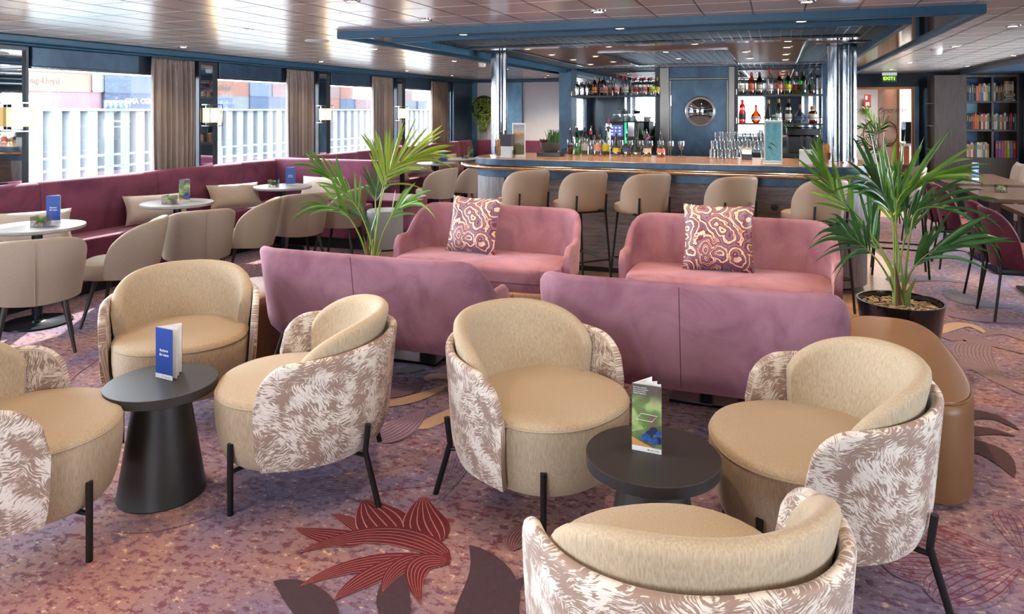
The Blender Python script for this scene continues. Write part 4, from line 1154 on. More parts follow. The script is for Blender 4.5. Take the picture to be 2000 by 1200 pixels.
# ---- curtains, blinds, mirrors, sconces on the window wall
def curtain(name, x, y0, y1, z0, z1, label, folds, flare_=1.0, normal=1):
    t = thing(name, label, 'curtain', (0, 0, 0), 0, 'grey-brown curtains')
    mb = MB(); rnd = random.Random(int(y0 * 10)); ph = [rnd.uniform(-.5, .5) for _ in range(40)]
    def fn(u, v):
        z = lerp(z0, z1, v); head = smooth((v - .88) / .1)
        amp = (.034 if normal == 1 and x < 0 else .05) * (1 - .5 * head) * (0.8 + .2 * sin(3 * v + ph[3]))
        a = u * folds * 2 * pi + .6 * sin(u * 9 + ph[1]) * (1 - head) + .25 * sin(v * 3 + u * 7)
        yy = lerp(y0, y1, u) * 1.0
        mid = (y0 + y1) / 2; wd = 1 - .05 * (1 - v) * flare_ + .05 * sin(pi * v)
        yy = mid + (yy - mid) * wd
        if v > .97: amp *= .6
        return (x + normal * (amp * sin(a) + .012 * sin(2.3 * a + ph[2])), yy, z)
    mb.grid(fn, folds * 10, 24); o = mb.build('drape', M['curtain_fabric'], t)
    so = o.modifiers.new('thickness', 'SOLIDIFY'); so.thickness = .004
    mb = MB(); mb.box(x - .012, x + .012, y0, y1, z1 - .002, z1 + .018); mb.build('rail', M['dark_frame'], t, smooth=False)
CU = [(5.81, 6.40), (8.03, 8.63), (10.20, 10.86), (12.33, 13.06)]
for i, (a, b) in enumerate(CU):
    curtain('curtain', -6.137, a, b, .72, 2.165, 'grey-brown pleated curtain at the %s window counted from the left edge' % ORD[i], 8)
curtain('curtain', 3.82, 12.7, 13.9, .1, 2.15, 'dark grey-brown curtain at the right edge beside the bookshelf', 12)
for i in range(3, 7):
    wy = WIN_Y[i]; t = thing('roller_blind', 'dark blue rolled-up blind at the head of the %s window' % ORD[i - 3], 'blind', (0, 0, 0), 0, 'rolled-up blue blinds')
    mb = MB(); mb.box(-6.196, -6.16, wy + .06, wy + 1.20, 2.005, 2.18); mb.build('fascia', M['blue_dark'], t, smooth=False, bevel=.008)
    mb = MB(); mb.box(-6.19, -6.17, wy + .06, wy + 1.20, 1.985, 2.003); mb.build('bottom_bar', M['chrome'], t, smooth=False)
for i in range(3, 7):
    wy = WIN_Y[i]; y0, y1 = wy - .27, wy + .02
    t = thing('wall_mirror', 'narrow upright mirror in a dark frame behind the %s wall lamp from the left' % ORD[i - 3], 'mirror', (0, 0, 0), 0, 'narrow mirrors between the windows')
    mb = MB(); mb.box(-6.185, -6.175, y0 + .025, y1 - .025, .9, 2.14); mb.build('glass', M['mirror'], t, smooth=False)
    mb = MB()
    for q in ((y0, y0 + .025, .9, 2.17), (y1 - .025, y1, .9, 2.17), (y0 + .025, y1 - .025, 2.14, 2.17)): mb.box(-6.197, -6.15, *q)
    mb.build('frame', M['dark_frame'], t, smooth=False)
def make_sconce():
    t = thing('wall_sconce', 'x', 'wall lamp', group='glass wall lamps between the windows')
    mb = MB(); mb.box(.0, .05, -.05, .05, -.11, .11); mb.build('back_plate', M['chrome'], t, smooth=False, bevel=.004)
    mb = MB(); mb.box(.05, .12, -.10, .10, -.083, .083); mb.build('lamp_shade', M['shade_glow'], t, smooth=False, bevel=.004)
    mb = MB(); mb.lathe([(0, -.055), (.026, -.045), (.03, 0), (.026, .045), (0, .055)], 14, (.121, 0, 0), sx=.3); mb.build('bulb', M['bulb_glow'], t)
    mb = MB()
    for zz in (-.125, .117): mb.box(.0, .16, -.10, .10, zz, zz + .008)
    for yy in (-.1, .094): mb.box(.154, .160, yy, yy + .006, -.12, .12)
    mb.build('chrome_bracket', M['chrome'], t, smooth=False)
    return t
sc = make_sconce()
for i in range(3, 7):
    y = (4.38, 6.61, 8.84, 11.12)[i - 3]
    place(sc, i > 3, (-6.17, y, 1.56), 0, 'lit glass wall lamp, %s from the left between the windows' % ORD[i - 3])
    pd = bpy.data.lights.new('sconce_light', 'POINT'); pd.energy = 2.2; pd.color = (1, .72, .4); pd.shadow_soft_size = .05
    po = bpy.data.objects.new('sconce_light', pd); col.objects.link(po); po.location = (-5.99, y, 1.56)
# ------------------------------------------------------------------ bar
def round_poly(x0, x1, y0, y1, rf, n_=12, back=0.0):
    pts = [(x0, y1)]
    for k in range(n_ + 1): a = pi + pi / 2 * k / n_; pts.append((x0 + rf + rf * cos(a), y0 + rf + rf * sin(a)))
    for k in range(n_ + 1): a = -pi / 2 + pi / 2 * k / n_; pts.append((x1 - rf + rf * cos(a), y0 + rf + rf * sin(a)))
    pts.append((x1, y1)); return pts
bar = thing('bar_counter', 'long blue-edged bar counter with grey wood front and rounded ends', 'bar counter')
BX0, BX1 = -3.05, .80
mb = MB(); mb.prism(round_poly(BX0, BX1, 6.86, 7.95, .42), 1.055, 1.118); mb.build('counter_edge', M['blue_patina'], bar, bevel=.004)
mb = MB(); mb.prism(round_poly(BX0 + .01, BX1 - .01, 6.87, 7.94, .41), 1.118, 1.125); mb.build('counter_top', M['warm_reflection_top'], bar)
mb = MB(); mb.prism(round_poly(BX0 + .04, BX1 - .04, 6.90, 7.9, .40), 1.015, 1.055); mb.build('recessed_band', M['rail_bronze'], bar)  # bronze band set back between the two blue bands
mb = MB(); mb.prism(round_poly(BX0 + .02, BX1 - .02, 6.88, 7.9, .40), .935, 1.015); mb.build('lower_band', M['blue_patina'], bar, bevel=.004)
pts = []
x0, x1, y0, rf = BX0 - .12, BX1 + .12, 6.74, .50
for k in range(5): pts.append((x0, lerp(7.9, y0 + rf, k / 5), 1.045))
for k in range(13): a = pi + pi / 2 * k / 12; pts.append((x0 + rf + rf * cos(a), y0 + rf + rf * sin(a), 1.045))
for k in range(1, 12): pts.append((lerp(x0 + rf, x1 - rf, k / 12), y0, 1.045))
for k in range(13): a = -pi / 2 + pi / 2 * k / 12; pts.append((x1 - rf + rf * cos(a), y0 + rf + rf * sin(a), 1.045))
for k in range(1, 6): pts.append((x1, lerp(y0 + rf, 7.9, k / 5), 1.045))
mb = MB(); mb.tube(pts, .024, 12); mb.build('rail', M['rail_bronze'], bar)
for x in (-2.8, -1.9, -1.0, -.1, .6):
    mb = MB(); mb.box(x - .015, x + .015, 6.75, 6.92, 1.03, 1.05); mb.build('rail_bracket', M['rail_bronze'], bar, smooth=False)
mb = MB(); mb.prism(round_poly(BX0 + .03, BX1 - .03, 6.89, 7.9, .39), 0.06, .935)
body = mb
mb = MB()
# curved corner posts and recessed front between them
def corner(xa, xb, left):
    n_ = 12; rf = .38; pts = []
    if left:
        pts = [(xa, 7.9)] + [(xa + rf + rf * cos(pi + pi / 2 * k / n_), 6.89 + rf + rf * sin(pi + pi / 2 * k / n_)) for k in range(n_ + 1)] + [(xb, 6.89), (xb, 7.9)]
    else:
        pts = [(xa, 7.9), (xa, 6.89)] + [(xb - rf + rf * cos(-pi / 2 + pi / 2 * k / n_), 6.89 + rf + rf * sin(-pi / 2 + pi / 2 * k / n_)) for k in range(n_ + 1)] + [(xb, 7.9)]
    return pts
c1 = MB(); c1.prism(corner(BX0 + .03, BX0 + .45, True), .06, .934); c1.build('end_panel', M['bar_wood_vertical'], bar)
c1 = MB(); c1.prism(corner(BX1 - .45, BX1 - .03, False), .06, .934); c1.build('end_panel', M['bar_wood_vertical'], bar)
c1 = MB(); c1.box(BX0 + .46, BX1 - .46, 7.06, 7.9, .06, .934); c1.build('front_panel', M['bar_wood'], bar, smooth=False)
c1 = MB(); c1.prism(round_poly(BX0 + .06, BX1 - .06, 7.1, 7.9, .3), 0, .06); c1.build('plinth', M['black_plastic'], bar)
c1 = MB(); M1 = Matrix.Translation((-.02, 7.06, .73)) @ Matrix.Rotation(R(90), 4, 'X'); rings = [[tuple(M1 @ Vector((r_ * cos(2 * pi * k / 20), r_ * sin(2 * pi * k / 20), zz))) for k in range(20)] for r_, zz in ((.032, 0), (.032, .006), (.02, .008), (.002, .008))]
c1.loft(rings); c1.build('cable_socket', M['black_plastic'], bar)

def chrome_column(x, y, label):
    t = thing('chrome_column', label, 'column', (x, y, 1.125), 0, 'chrome columns on the bar')
    mb = MB(); mb.lathe([(.088, 0), (.088, 1.14), (0, 1.14)], 40); mb.build('shaft', M['column_chrome'], t)
    mb = MB(); mb.lathe([(0, 0), (.10, 0), (.10, .012), (.09, .016)], 40); mb.build('base_ring', M['chrome'], t)
chrome_column(-2.84, 7.36, 'polished chrome column rising from the window end of the bar')
chrome_column(.53, 7.48, 'polished chrome column rising from the bar end near the right palm')
t = thing('rear_chrome_column', 'slimmer dark chrome column just behind the one near the right palm', 'column', (.66, 7.74, 1.125))
mb = MB(); mb.lathe([(.07, 0), (.07, 1.14), (0, 1.14)], 32); mb.build('shaft', M['column_chrome'], t)
mb = MB(); mb.lathe([(.08, 0), (.08, .03), (.07, .03)], 32); mb.build('base_ring', M['chrome'], t)

# bar stools
def make_stool():
    t = thing('bar_stool', 'x', 'bar stool', group='beige leather bar stools')
    s = cushion_stack([(.6, .70), (.92, .705), (.99, .72), (1, .745), (.98, .77), (.9, .782), (.5, .79), (.01, .792)], .215, .205, 2.5, .03)
    s.build('seat', M['stool_leather'], t)
    def zt(q): q = abs(q); return .80 + .27 * max(0, 1 - q ** 3.4) ** .55
    sh = wrap_shell(R(84), .195, .212, lambda q: .715 + .03 * abs(q), zt, .045, lambda z: -.012 + .16 * max(0, z - .72), 40, nz=9, squareness=2.5)
    sh.build('backrest', M['stool_leather'], t)
    for sx in (-1, 1):
        for sy in (-1, 1):
            l = MB()
            if sx < 0: l.tube([(-.235, sy * .155, .86), (-.222, sy * .155, .70), (-.265, sy * .195, 0)], .0105, 8)
            else: l.tube([(.17, sy * .13, .72), (.225, sy * .19, 0)], .0105, 8)
            l.build('leg', M['black_metal'], t)
    l = MB(); l.tube([(-.25, .176, .27), (-.25, -.176, .27), (.205, -.165, .27), (.205, .165, .27)], .009, 8, closed=True); l.build('footrest', M['black_metal'], t)
    l = MB(); l.tube([(-.215, .15, .705), (-.215, -.15, .705), (.165, -.12, .705), (.165, .12, .705)], .009, 8, closed=True); l.build('seat_frame', M['black_metal'], t)
    return t
stool = make_stool()
for i, (x, y, a) in enumerate([(-2.27, 6.46, 140), (-1.72, 6.48, 136), (-1.15, 6.50, 132), (-.42, 6.46, 128), (.27, 6.43, 126), (1.12, 8.05, 175)]):
    lab = 'beige leather bar stool with black legs, %s along the bar from the window side' % ORD[i] if i < 5 else 'tan bar stool round the far end of the bar behind the right palm'
    place(stool, i > 0, (x, y, 0), R(a), lab)

# ---- bottles
PROF = {
 'wine': [(0, 0), (.036, 0), (.038, .01), (.038, .19), (.03, .22), (.015, .25), (.0135, .30), (0, .30)],
 'round': [(0, 0), (.036, 0), (.039, .01), (.039, .16), (.034, .185), (.015, .215), (.0135, .27), (0, .27)],
 'square': [(0, 0), (.04, 0), (.042, .01), (.042, .15), (.036, .17), (.016, .19), (.014, .25), (0, .25)],
 'flask': [(0, 0), (.03, 0), (.05, .02), (.062, .06), (.056, .10), (.03, .135), (.014, .16), (.012, .23), (0, .23)],
 'cone': [(0, 0), (.05, 0), (.052, .01), (.04, .08), (.02, .16), (.013, .19), (.0125, .24), (0, .24)],
 'champ': [(0, 0), (.042, 0), (.044, .02), (.04, .10), (.02, .19), (.015, .23), (.015, .29), (0, .29)],
 'monk': [(0, 0), (.038, 0), (.04, .02), (.04, .14), (.03, .165), (.036, .19), (.03, .23), (.014, .25), (.013, .30), (0, .30)],
 'decanter': [(0, 0), (.045, 0), (.048, .01), (.048, .13), (.04, .15), (.02, .16), (.02, .18), (.026, .185), (.026, .21), (0, .21)]}
def bottle(kind, glass, cap, labelc, loc, label, group, liquid=None, pourer=False, s=1.0, name='bottle'):
    t = thing(name, label, 'bottle', loc, random.random() * 6, group); t.scale = (s, s, s)
    pr = PROF[kind]; H_ = pr[-1][1]; n_ = 4 if kind in ('square', 'decanter') else 16
    if n_ == 4: n_ = 16
    mb = MB(); mb.lathe(pr, n_)
    mb.build('glass_body', M[glass], t)
    if liquid:
        mb = MB(); mb.lathe([(0, .004)] + [(r_ * .9, z * .95 + .004) for r_, z in pr[1:-1] if z < H_ * .5] + [(pr[3][0] * .85, H_ * .4), (0, H_ * .4)], 12); mb.build('liquid', M[liquid], t)
    rl = pr[2][0] + .001; zl0, zl1 = (.045, .12) if kind not in ('flask', 'cone') else (.04, .085)
    def rad(z):
        for (ra, za), (rb, zb_) in zip(pr[1:-1], pr[2:]):
            if za <= z <= zb_ and zb_ > za: return lerp(ra, rb, (z - za) / (zb_ - za))
        return pr[2][0]
    if labelc:
        mb = MB(); mb.lathe([(rad(zl0 + (zl1 - zl0) * k / 4) + .0012, zl0 + (zl1 - zl0) * k / 4) for k in range(5)], n_); mb.loft
        mbo = MB(); rings = [[((rad(z) + .0012) * cos(2 * pi * k / 20), (rad(z) + .0012) * sin(2 * pi * k / 20), z) for k in range(20)] for z in [zl0 + (zl1 - zl0) * q / 4 for q in range(5)]]
        mbo.loft(rings, True, False); mbo.build('label_band', M[labelc], t)
    rn = pr[-2][0] + .0015
    mb = MB(); mb.lathe([(0, H_ - .04), (rn, H_ - .04), (rn, H_ + .006), (0, H_ + .008)], 12); mb.build('cap', M[cap], t)
    if pourer:
        mb = MB(); mb.tube([(0, 0, H_), (0, 0, H_ + .03), (.012, 0, H_ + .055)], .004, 6); mb.build('pourer', M['chrome'], t)
    return t
for nm, rgb in {'lab_cream': (222, 206, 186), 'lab_white': (228, 226, 222), 'lab_orange': (226, 140, 50), 'lab_red': (170, 50, 44), 'lab_yellow': (206, 190, 40), 'lab_pink': (222, 150, 140), 'lab_green': (60, 80, 50), 'lab_blue': (70, 80, 130), 'lab_black': (40, 36, 38), 'lab_coral': (214, 120, 92), 'cap_red': (168, 28, 48), 'cap_black': (28, 26, 28), 'cap_gold': (170, 130, 70), 'cap_orange': (214, 78, 46)}.items():
    plain(nm, rgb, 0.5)
# camera-free layout: x positions along each shelf
G1, G2, G3, G4 = 'bottles on the left back-bar shelf', 'bottles on the upper right back-bar shelf', 'bottles on the lower right back-bar shelf', 'bottles with pourers on the bar counter'
SH1 = [(-2.63, 'round', 'glass_brown', 'cap_gold', 'lab_orange', None, 'brown bottle with an orange label'), (-2.53, 'round', 'glass_brown', 'cap_gold', 'lab_cream', None, 'brown bottle with a cream label'),
 (-2.46, 'round', 'glass_clear', 'lab_blue', 'lab_coral', None, 'clear bottle with a blue cap and coral label'), (-2.40, 'round', 'glass_clear', 'lab_white', 'lab_pink', None, 'clear bottle with a white cap and pink label'),
 (-2.28, 'wine', 'glass_clear', 'cap_red', 'lab_pink', None, 'tall clear bottle with a red cap and pink label'), (-2.20, 'round', 'glass_clear', 'cap_orange', 'lab_white', None, 'clear bottle with an orange cap'),
 (-2.14, 'round', 'glass_clear', 'cap_red', 'lab_cream', None, 'clear bottle with a large red cap'), (-2.05, 'square', 'glass_clear', 'cap_red', 'lab_white', None, 'clear bottle with red cap left of the twin'),
 (-1.99, 'square', 'glass_clear', 'cap_red', 'lab_red', None, 'clear bottle with red cap and red foot band'), (-1.93, 'square', 'glass_clear', 'cap_red', 'lab_white', None, 'short clear bottle with a small red cap'),
 (-1.86, 'square', 'glass_clear', 'cap_red', 'lab_coral', None, 'clear bottle with wide dark red stopper and coral label'), (-1.80, 'square', 'glass_clear', 'cap_red', 'lab_red', None, 'dark-labelled bottle with wide red stopper'),
 (-1.75, 'square', 'glass_clear', 'cap_gold', 'lab_yellow', None, 'clear bottle with gold cap and yellow label'), (-1.69, 'square', 'glass_clear', 'cap_gold', 'lab_yellow', None, 'last bottle at the door end with a yellow label')]
for n_b, (x, k, g, c_, l_, liq, d_) in enumerate(SH1): bottle(k, g, c_, l_, (x, 10.99 if n_b % 2 else 10.89, 1.842), d_ + ' on the left back-bar shelf', G1, liq, s=1.05)
for i, x in enumerate((-2.92, -2.84, -2.75)):
    t = thing('cocktail_shaker', 'chrome cocktail shaker, %s from the blue pillar on the left shelf' % ORD[i], 'shaker', (x, 10.94, 1.842), 0, 'chrome shakers')
    mb = MB(); mb.lathe([(0, 0), (.03, 0), (.04, .12), (.038, .14), (0, .14)], 20); mb.build('cup', M['chrome'], t)
    mb = MB(); mb.lathe([(.038, .14), (.03, .175), (.016, .185), (.016, .215), (0, .22)], 20); mb.build('lid', M['chrome'], t)
SH2 = [(-.47, 'round', 'glass_clear', 'cap_black', 'lab_cream', 'glass_amber', 'clear whisky bottle with a round dark emblem'), (-.34, 'round', 'glass_amber', 'cap_red', 'lab_coral', None, 'amber bottle with a red cap and coral label'),
 (-.23, 'round', 'glass_brown', 'cap_black', 'lab_cream', None, 'dark brown bottle with a cream label'), (-.09, 'wine', 'glass_clear', 'cap_red', 'lab_white', 'glass_gold', 'clear bottle with little golden liquid'),
 (.04, 'round', 'glass_amber', 'cap_orange', 'lab_coral', None, 'amber bottle with an orange cap'), (.15, 'round', 'glass_green', 'cap_red', 'lab_yellow', None, 'green bottle with a red cap and yellow label'),
 (.26, 'round', 'glass_clear', 'lab_cream', 'lab_red', 'glass_amber', 'clear bottle with a slanted red label'), (.35, 'round', 'glass_green', 'cap_black', 'lab_black', None, 'green bottle with a grey-black label'),
 (.47, 'square', 'glass_clear', 'cap_black', 'lab_green', 'glass_amber', 'square clear bottle with a dark green label')]
for (x, k, g, c_, l_, liq, d_) in SH2: bottle(k, g, c_, l_, (x, 10.99 if x in (.26, .47) else 10.91, 1.842), d_ + ' on the upper right shelf', G2, liq, s=1.15)
SH3 = [(-.47, 'monk', 'glass_red', 'cap_red', 'lab_black', None, 'amber-red bell bottle with a dark label'), (-.28, 'flask', 'glass_amber', 'cap_red', 'lab_white', None, 'bulbous amber flask with a long neck'),
 (-.11, 'champ', 'glass_olive', 'cap_gold', None, None, 'olive sparkling wine bottle'), (.03, 'wine', 'glass_green', 'cap_gold', 'lab_white', None, 'green wine bottle with a white label'),
 (.16, 'monk', 'glass_brown', 'cap_black', 'lab_cream', None, 'dark waisted bottle with a cream label'), (.31, 'flask', 'glass_clear', 'cap_red', 'lab_blue', None, 'round clear flask with a dark red stopper'), (.48, 'decanter', 'glass_red', 'cap_gold', 'lab_cream', None, 'square red decanter with a cap')]
for (x, k, g, c_, l_, liq, d_) in SH3: bottle(k, g, c_, l_, (x, 10.94, 1.432), d_ + ' on the lower right shelf', G3, liq, s=1.12)
def shelf(x0, x1, z, label):
    t = thing('glass_shelf', label, 'shelf', (0, 0, 0), 0, 'mirror-backed bar shelves')
    mb = MB(); mb.box(x0, x1, 10.82, 11.055, z, z + .02); mb.build('board', M['dark_frame'], t, smooth=False)
    mb = MB(); mb.tube([(x0, 10.84, z + .10), (x1, 10.84, z + .10)], .004, 6); mb.build('rail', M['rail_bronze'], t)
    for k in range(3):
        x = lerp(x0 + .02, x1 - .02, k / 2); mb = MB(); mb.tube([(x, 10.84, z + .015), (x, 10.84, z + .10)], .0035, 6); mb.build('post', M['rail_bronze'], t)
shelf(-3.0, -1.67, 1.82, 'bottle shelf left of the porthole door'); shelf(-.56, .6, 1.82, 'upper bottle shelf right of the porthole door'); shelf(-.56, .6, 1.41, 'lower bottle shelf right of the porthole door')

# counter bottles (back edge of the bar top)
CB = [(-2.16, 7.80, 'round', 'glass_clear', 'cap_black', None, 'glass_red', 'clear bottle with a little red liquid'), (-2.11, 7.86, 'wine', 'glass_green', 'cap_black', 'lab_white', None, 'green bottle left of its twin'),
 (-2.07, 7.76, 'wine', 'glass_green', 'cap_black', None, None, 'bright green bottle in front'), (-2.01, 7.86, 'wine', 'glass_clear', 'cap_black', 'lab_white', 'glass_olive', 'clear bottle with a dark neck'),
 (-1.93, 7.82, 'round', 'glass_clear', 'cap_red', None, None, 'clear bottle with a bright red pourer'), (-1.85, 7.80, 'round', 'glass_clear', 'cap_black', 'lab_pink', None, 'clear bottle with a pink neck band'),
 (-1.76, 7.82, 'round', 'glass_clear', 'cap_black', 'lab_yellow', 'glass_olive', 'bottle with a tall yellow-green label'), (-1.64, 7.80, 'cone', 'glass_clear', 'cap_black', 'lab_yellow', 'glass_amber', 'conical bottle with a bright yellow neck'),
 (-1.53, 7.82, 'cone', 'glass_clear', 'cap_black', 'lab_blue', 'glass_amber', 'bottle with a slate blue label'), (-1.42, 7.80, 'cone', 'glass_clear', 'cap_black', 'lab_black', 'glass_gold', 'conical bottle with a dark neck band'),
 (-1.31, 7.82, 'cone', 'glass_clear', 'cap_black', 'lab_cream', 'glass_gold', 'conical bottle with a grey-violet neck'), (-1.16, 7.80, 'cone', 'glass_clear', 'cap_black', 'lab_coral', 'glass_amber', 'conical bottle with a coral neck')]
for (x, y, k, g, c_, l_, liq, d_) in CB: bottle(k, g, c_, l_, (x, y, 1.126), d_ + ' on the bar counter', G4, liq, True, s=.98)

# glasses
def make_tumbler():
    t = tag(MB_glass().build('tumbler', M['glass_clear']), 'x', 'glass', 'upturned tumblers at the right of the bar'); return t
def MB_glass(r0=.028, r1=.034, h=.085):
    mb = MB(); mb.lathe([(0, 0), (r0, 0), (r1, h), (r1 - .003, h), (r0 - .003, .012), (0, .012)], 16); return mb
tum = make_tumbler(); used = False
for row, (z, y, xs) in enumerate(((1.127, 7.74, [-.62 + .075 * k for k in range(5)] + [-.12, -.05]), (1.215, 7.82, [-.60 + .075 * k for k in range(7)]), (1.303, 7.88, [-.58 + .075 * k for k in range(7)]))):
    for k, x in enumerate(xs):
        place(tum, used, (x, y, z), 0, 'upturned clear tumbler, %s from the door side in the %s tier of the glass stack' % (ORD[k], ('bottom', 'middle', 'top')[row])); used = True
t = thing('glass_rack', 'clear stepped rack under the tumblers at the right of the bar', 'rack', (0, 0, 1.125), 0)
for z, y in ((.086, 7.82), (.174, 7.88)):
    mb = MB(); mb.box(-.65, -.1, y - .05, y + .05, z - .002, z + .001); mb.build('tray', M['glass_clear'], t, smooth=False)
for x in (-.65, -.1):
    for z1, y in ((.084, 7.76), (.172, 7.94)):
        mb = MB(); mb.tube([(x, y, 0), (x, y, z1)], .003, 5); mb.build('leg', M['chrome'], t)
gob = tag(MB().build('x') if False else (lambda mb: (mb.lathe([(0, 0), (.03, 0), (.03, .003), (.004, .008), (.004, .06), (.02, .075), (.036, .11), (.034, .16), (.032, .16), (.033, .11), (.0, .078)], 18), mb)[1])(MB()).build('wine_glass', M['glass_clear']), 'x', 'glass', 'stemmed glasses behind the counter bottles')
for k in range(10):
    place(gob, k > 0, (-1.95 + .11 * k, 7.92 if k % 2 else 7.9, 1.126), 0, 'stemmed glass behind the bottles on the bar, %s from the left' % ORD[k])
t = thing('espresso_caddy', 'black and chrome caddy standing before the tumbler stack', 'caddy', (-.28, 7.62, 1.126))
mb = MB(); mb.box(-.05, .05, -.04, .04, 0, .05); mb.build('base', M['black_plastic'], t, smooth=False, bevel=.004)
mb = MB(); mb.box(-.045, .045, -.035, .035, .05, .10); mb.build('bin', M['chrome'], t, smooth=False, bevel=.004)
mb = MB(); mb.box(-.048, .048, -.036, .036, .10, .112); mb.build('lid', M['copper'], t, smooth=False)

# left end of the counter: straws, napkins, ad, plant bowl, beer tap
def straw_glass(x, y, label, mat='straw'):
    t = thing('straw_glass', label, 'straw holder', (x, y, 1.126), 0, 'glasses of straws')
    mb = MB(); mb.lathe([(0, 0), (.032, 0), (.04, .11), (.037, .11), (.03, .008), (0, .008)], 20); mb.build('glass', M['glass_clear'], t)
    for k in range(24):
        a = k * 2.4; r_ = .024 * sqrt(k / 24); mb = MB(); mb.tube([(r_ * cos(a), r_ * sin(a), .01), (r_ * 1.5 * cos(a), r_ * 1.5 * sin(a), .17 + .012 * (k % 3))], .003, 5); mb.build('straw', M[mat], t)
straw_glass(-2.76, 7.12, 'glass of brown straws beside the left chrome column')
straw_glass(.42, 7.10, 'glass of pale straws near the right chrome column')
def napkin_holder(x, y, label, body):
    t = thing('napkin_caddy', label, 'caddy', (x, y, 1.126), 0)
    mb = MB(); mb.box(-.055, .055, -.04, .04, 0, .135); mb.build('box', M['white_gloss'], t, smooth=False, bevel=.006)
    if body:
        mb = MB(); mb.prism([(-.062, -.045), (.062, -.045), (.062, .045), (-.062, .045)], .12, .245); mb.build('black_wrap', M['bowl_gray'], t, smooth=False, bevel=.004)
        mb = MB(); mb.tube([(-.02, 0, .245), (-.02, 0, .285)], .012, 10); mb.build('knob', M['black_plastic'], t)
    else:
        for k in range(22):
            a = k * 2.4; r_ = .03 * sqrt(k / 22); mb = MB(); mb.tube([(r_ * cos(a), r_ * sin(a), .1), (r_ * 1.7 * cos(a), r_ * 1.5 * sin(a), .235 + .01 * (k % 3))], .004, 5); mb.build('black_straw', M['black_plastic'], t)
napkin_holder(-2.62, 7.02, 'white napkin box with a charcoal wrap on the left part of the bar', True)
napkin_holder(.25, 7.10, 'white box of black straws near the right chrome column', False)
def ad_frame(x, y, w, h, mat, label, rz):
    t = thing('counter_display', label, 'display', (x, y, 1.126), rz, 'upright adverts on the bar')
    mb = MB(); mb.grid(lambda u, v: (lerp(-w / 2, w / 2, u), -.003, lerp(.03, h - .02, v)), 1, 1, uv=True); mb.build('poster', M[mat], t, smooth=False)
    mb = MB()
    for q in ((-w / 2 - .012, -w / 2, .0, h), (w / 2, w / 2 + .012, .0, h), (-w / 2, w / 2, 0, .028), (-w / 2, w / 2, h - .02, h)): mb.box(q[0], q[1], -.006, .006, q[2], q[3])
    mb.build('clear_frame', M['white_gloss'], t, smooth=False, bevel=.002)
    mb = MB(); mb.box(-w / 2 - .01, w / 2 + .01, -.04, .04, 0, .006); mb.build('foot', M['white_gloss'], t, smooth=False)
    return t
ad_frame(-2.52, 7.10, .115, .36, 'landscape_print', 'tall upright advert with a hazy landscape on the left part of the bar', R(10))
t = ad_frame(-.03, 7.05, .135, .40, 'sea_print', 'tall upright advert with swimmers in turquoise water on the right part of the bar', R(5))
mb = MB(); mb.grid(lambda u, v: (-.04 + .075 * u + .0, -.0045, .20 - .05 * u + .012 * v * (1 - abs(2 * u - 1))), 8, 2); mb.grid(lambda u, v: (-.055 + .055 * u, -.0045, .165 - .045 * u + .014 * v * (1 - abs(2 * u - 1))), 8, 2); mb.build('swimmer_figures', M['dark_frame'], t, smooth=False)
t = thing('plant_bowl', 'dark grey bowl of mixed succulents on the bar counter', 'plant', (-2.28, 7.45, 1.126))
mb = MB(); mb.lathe([(0, .04), (.07, .04), (.095, .07), (.115, .13), (.118, .145), (.108, .145), (.1, .12), (0, .12)], 32); mb.build('bowl', M['bowl_gray'], t)
mb = MB(); mb.box(-.13, .13, -.09, .09, 0, .04); mb.build('stand', M['dark_frame'], t, smooth=False, bevel=.004)
rnd = random.Random(5); mb = MB()
for k in range(130):
    a = rnd.uniform(0, 2 * pi); r_ = rnd.uniform(0, .06); b = Vector((.03 + r_ * cos(a), r_ * sin(a), .13)); mb.tube([b, b + Vector((rnd.uniform(-.05, .06), rnd.uniform(-.04, .04), rnd.uniform(.07, .16)))], [.007, .0015], 4)
mb.build('grassy_succulent', M['leaf_dark'], t)
mb = MB()
for k in range(34):
    a = k * 2.4; d = Vector((cos(a), sin(a), .35 + .5 * (k % 3) / 3)); b = Vector((-.07, 0, .145)); mb.tube([b, b + d * .03, b + d * .06], [.005, .010, .001], 5)
mb.build('red_rosette', M['succ_red'], t)
t = thing('beer_tap', 'chrome beer tap column standing behind the bar counter bottles', 'tap', (-1.78, 8.05, 1.0))
mb = MB(); mb.tube([(0, 0, 0), (0, 0, .42)], .022, 16); mb.lathe([(0, .40), (.03, .40), (.036, .43), (.03, .47), (0, .48)], 18); mb.build('column', M['chrome'], t)
mb = MB(); mb.tube([(0, 0, .43), (.02, -.10, .43), (.02, -.12, .38)], .012, 10); mb.build('spout', M['chrome'], t)
mb = MB(); mb.tube([(0, -.02, .46), (0, -.03, .53)], .009, 8); mb.build('handle', M['cap_red'], t)

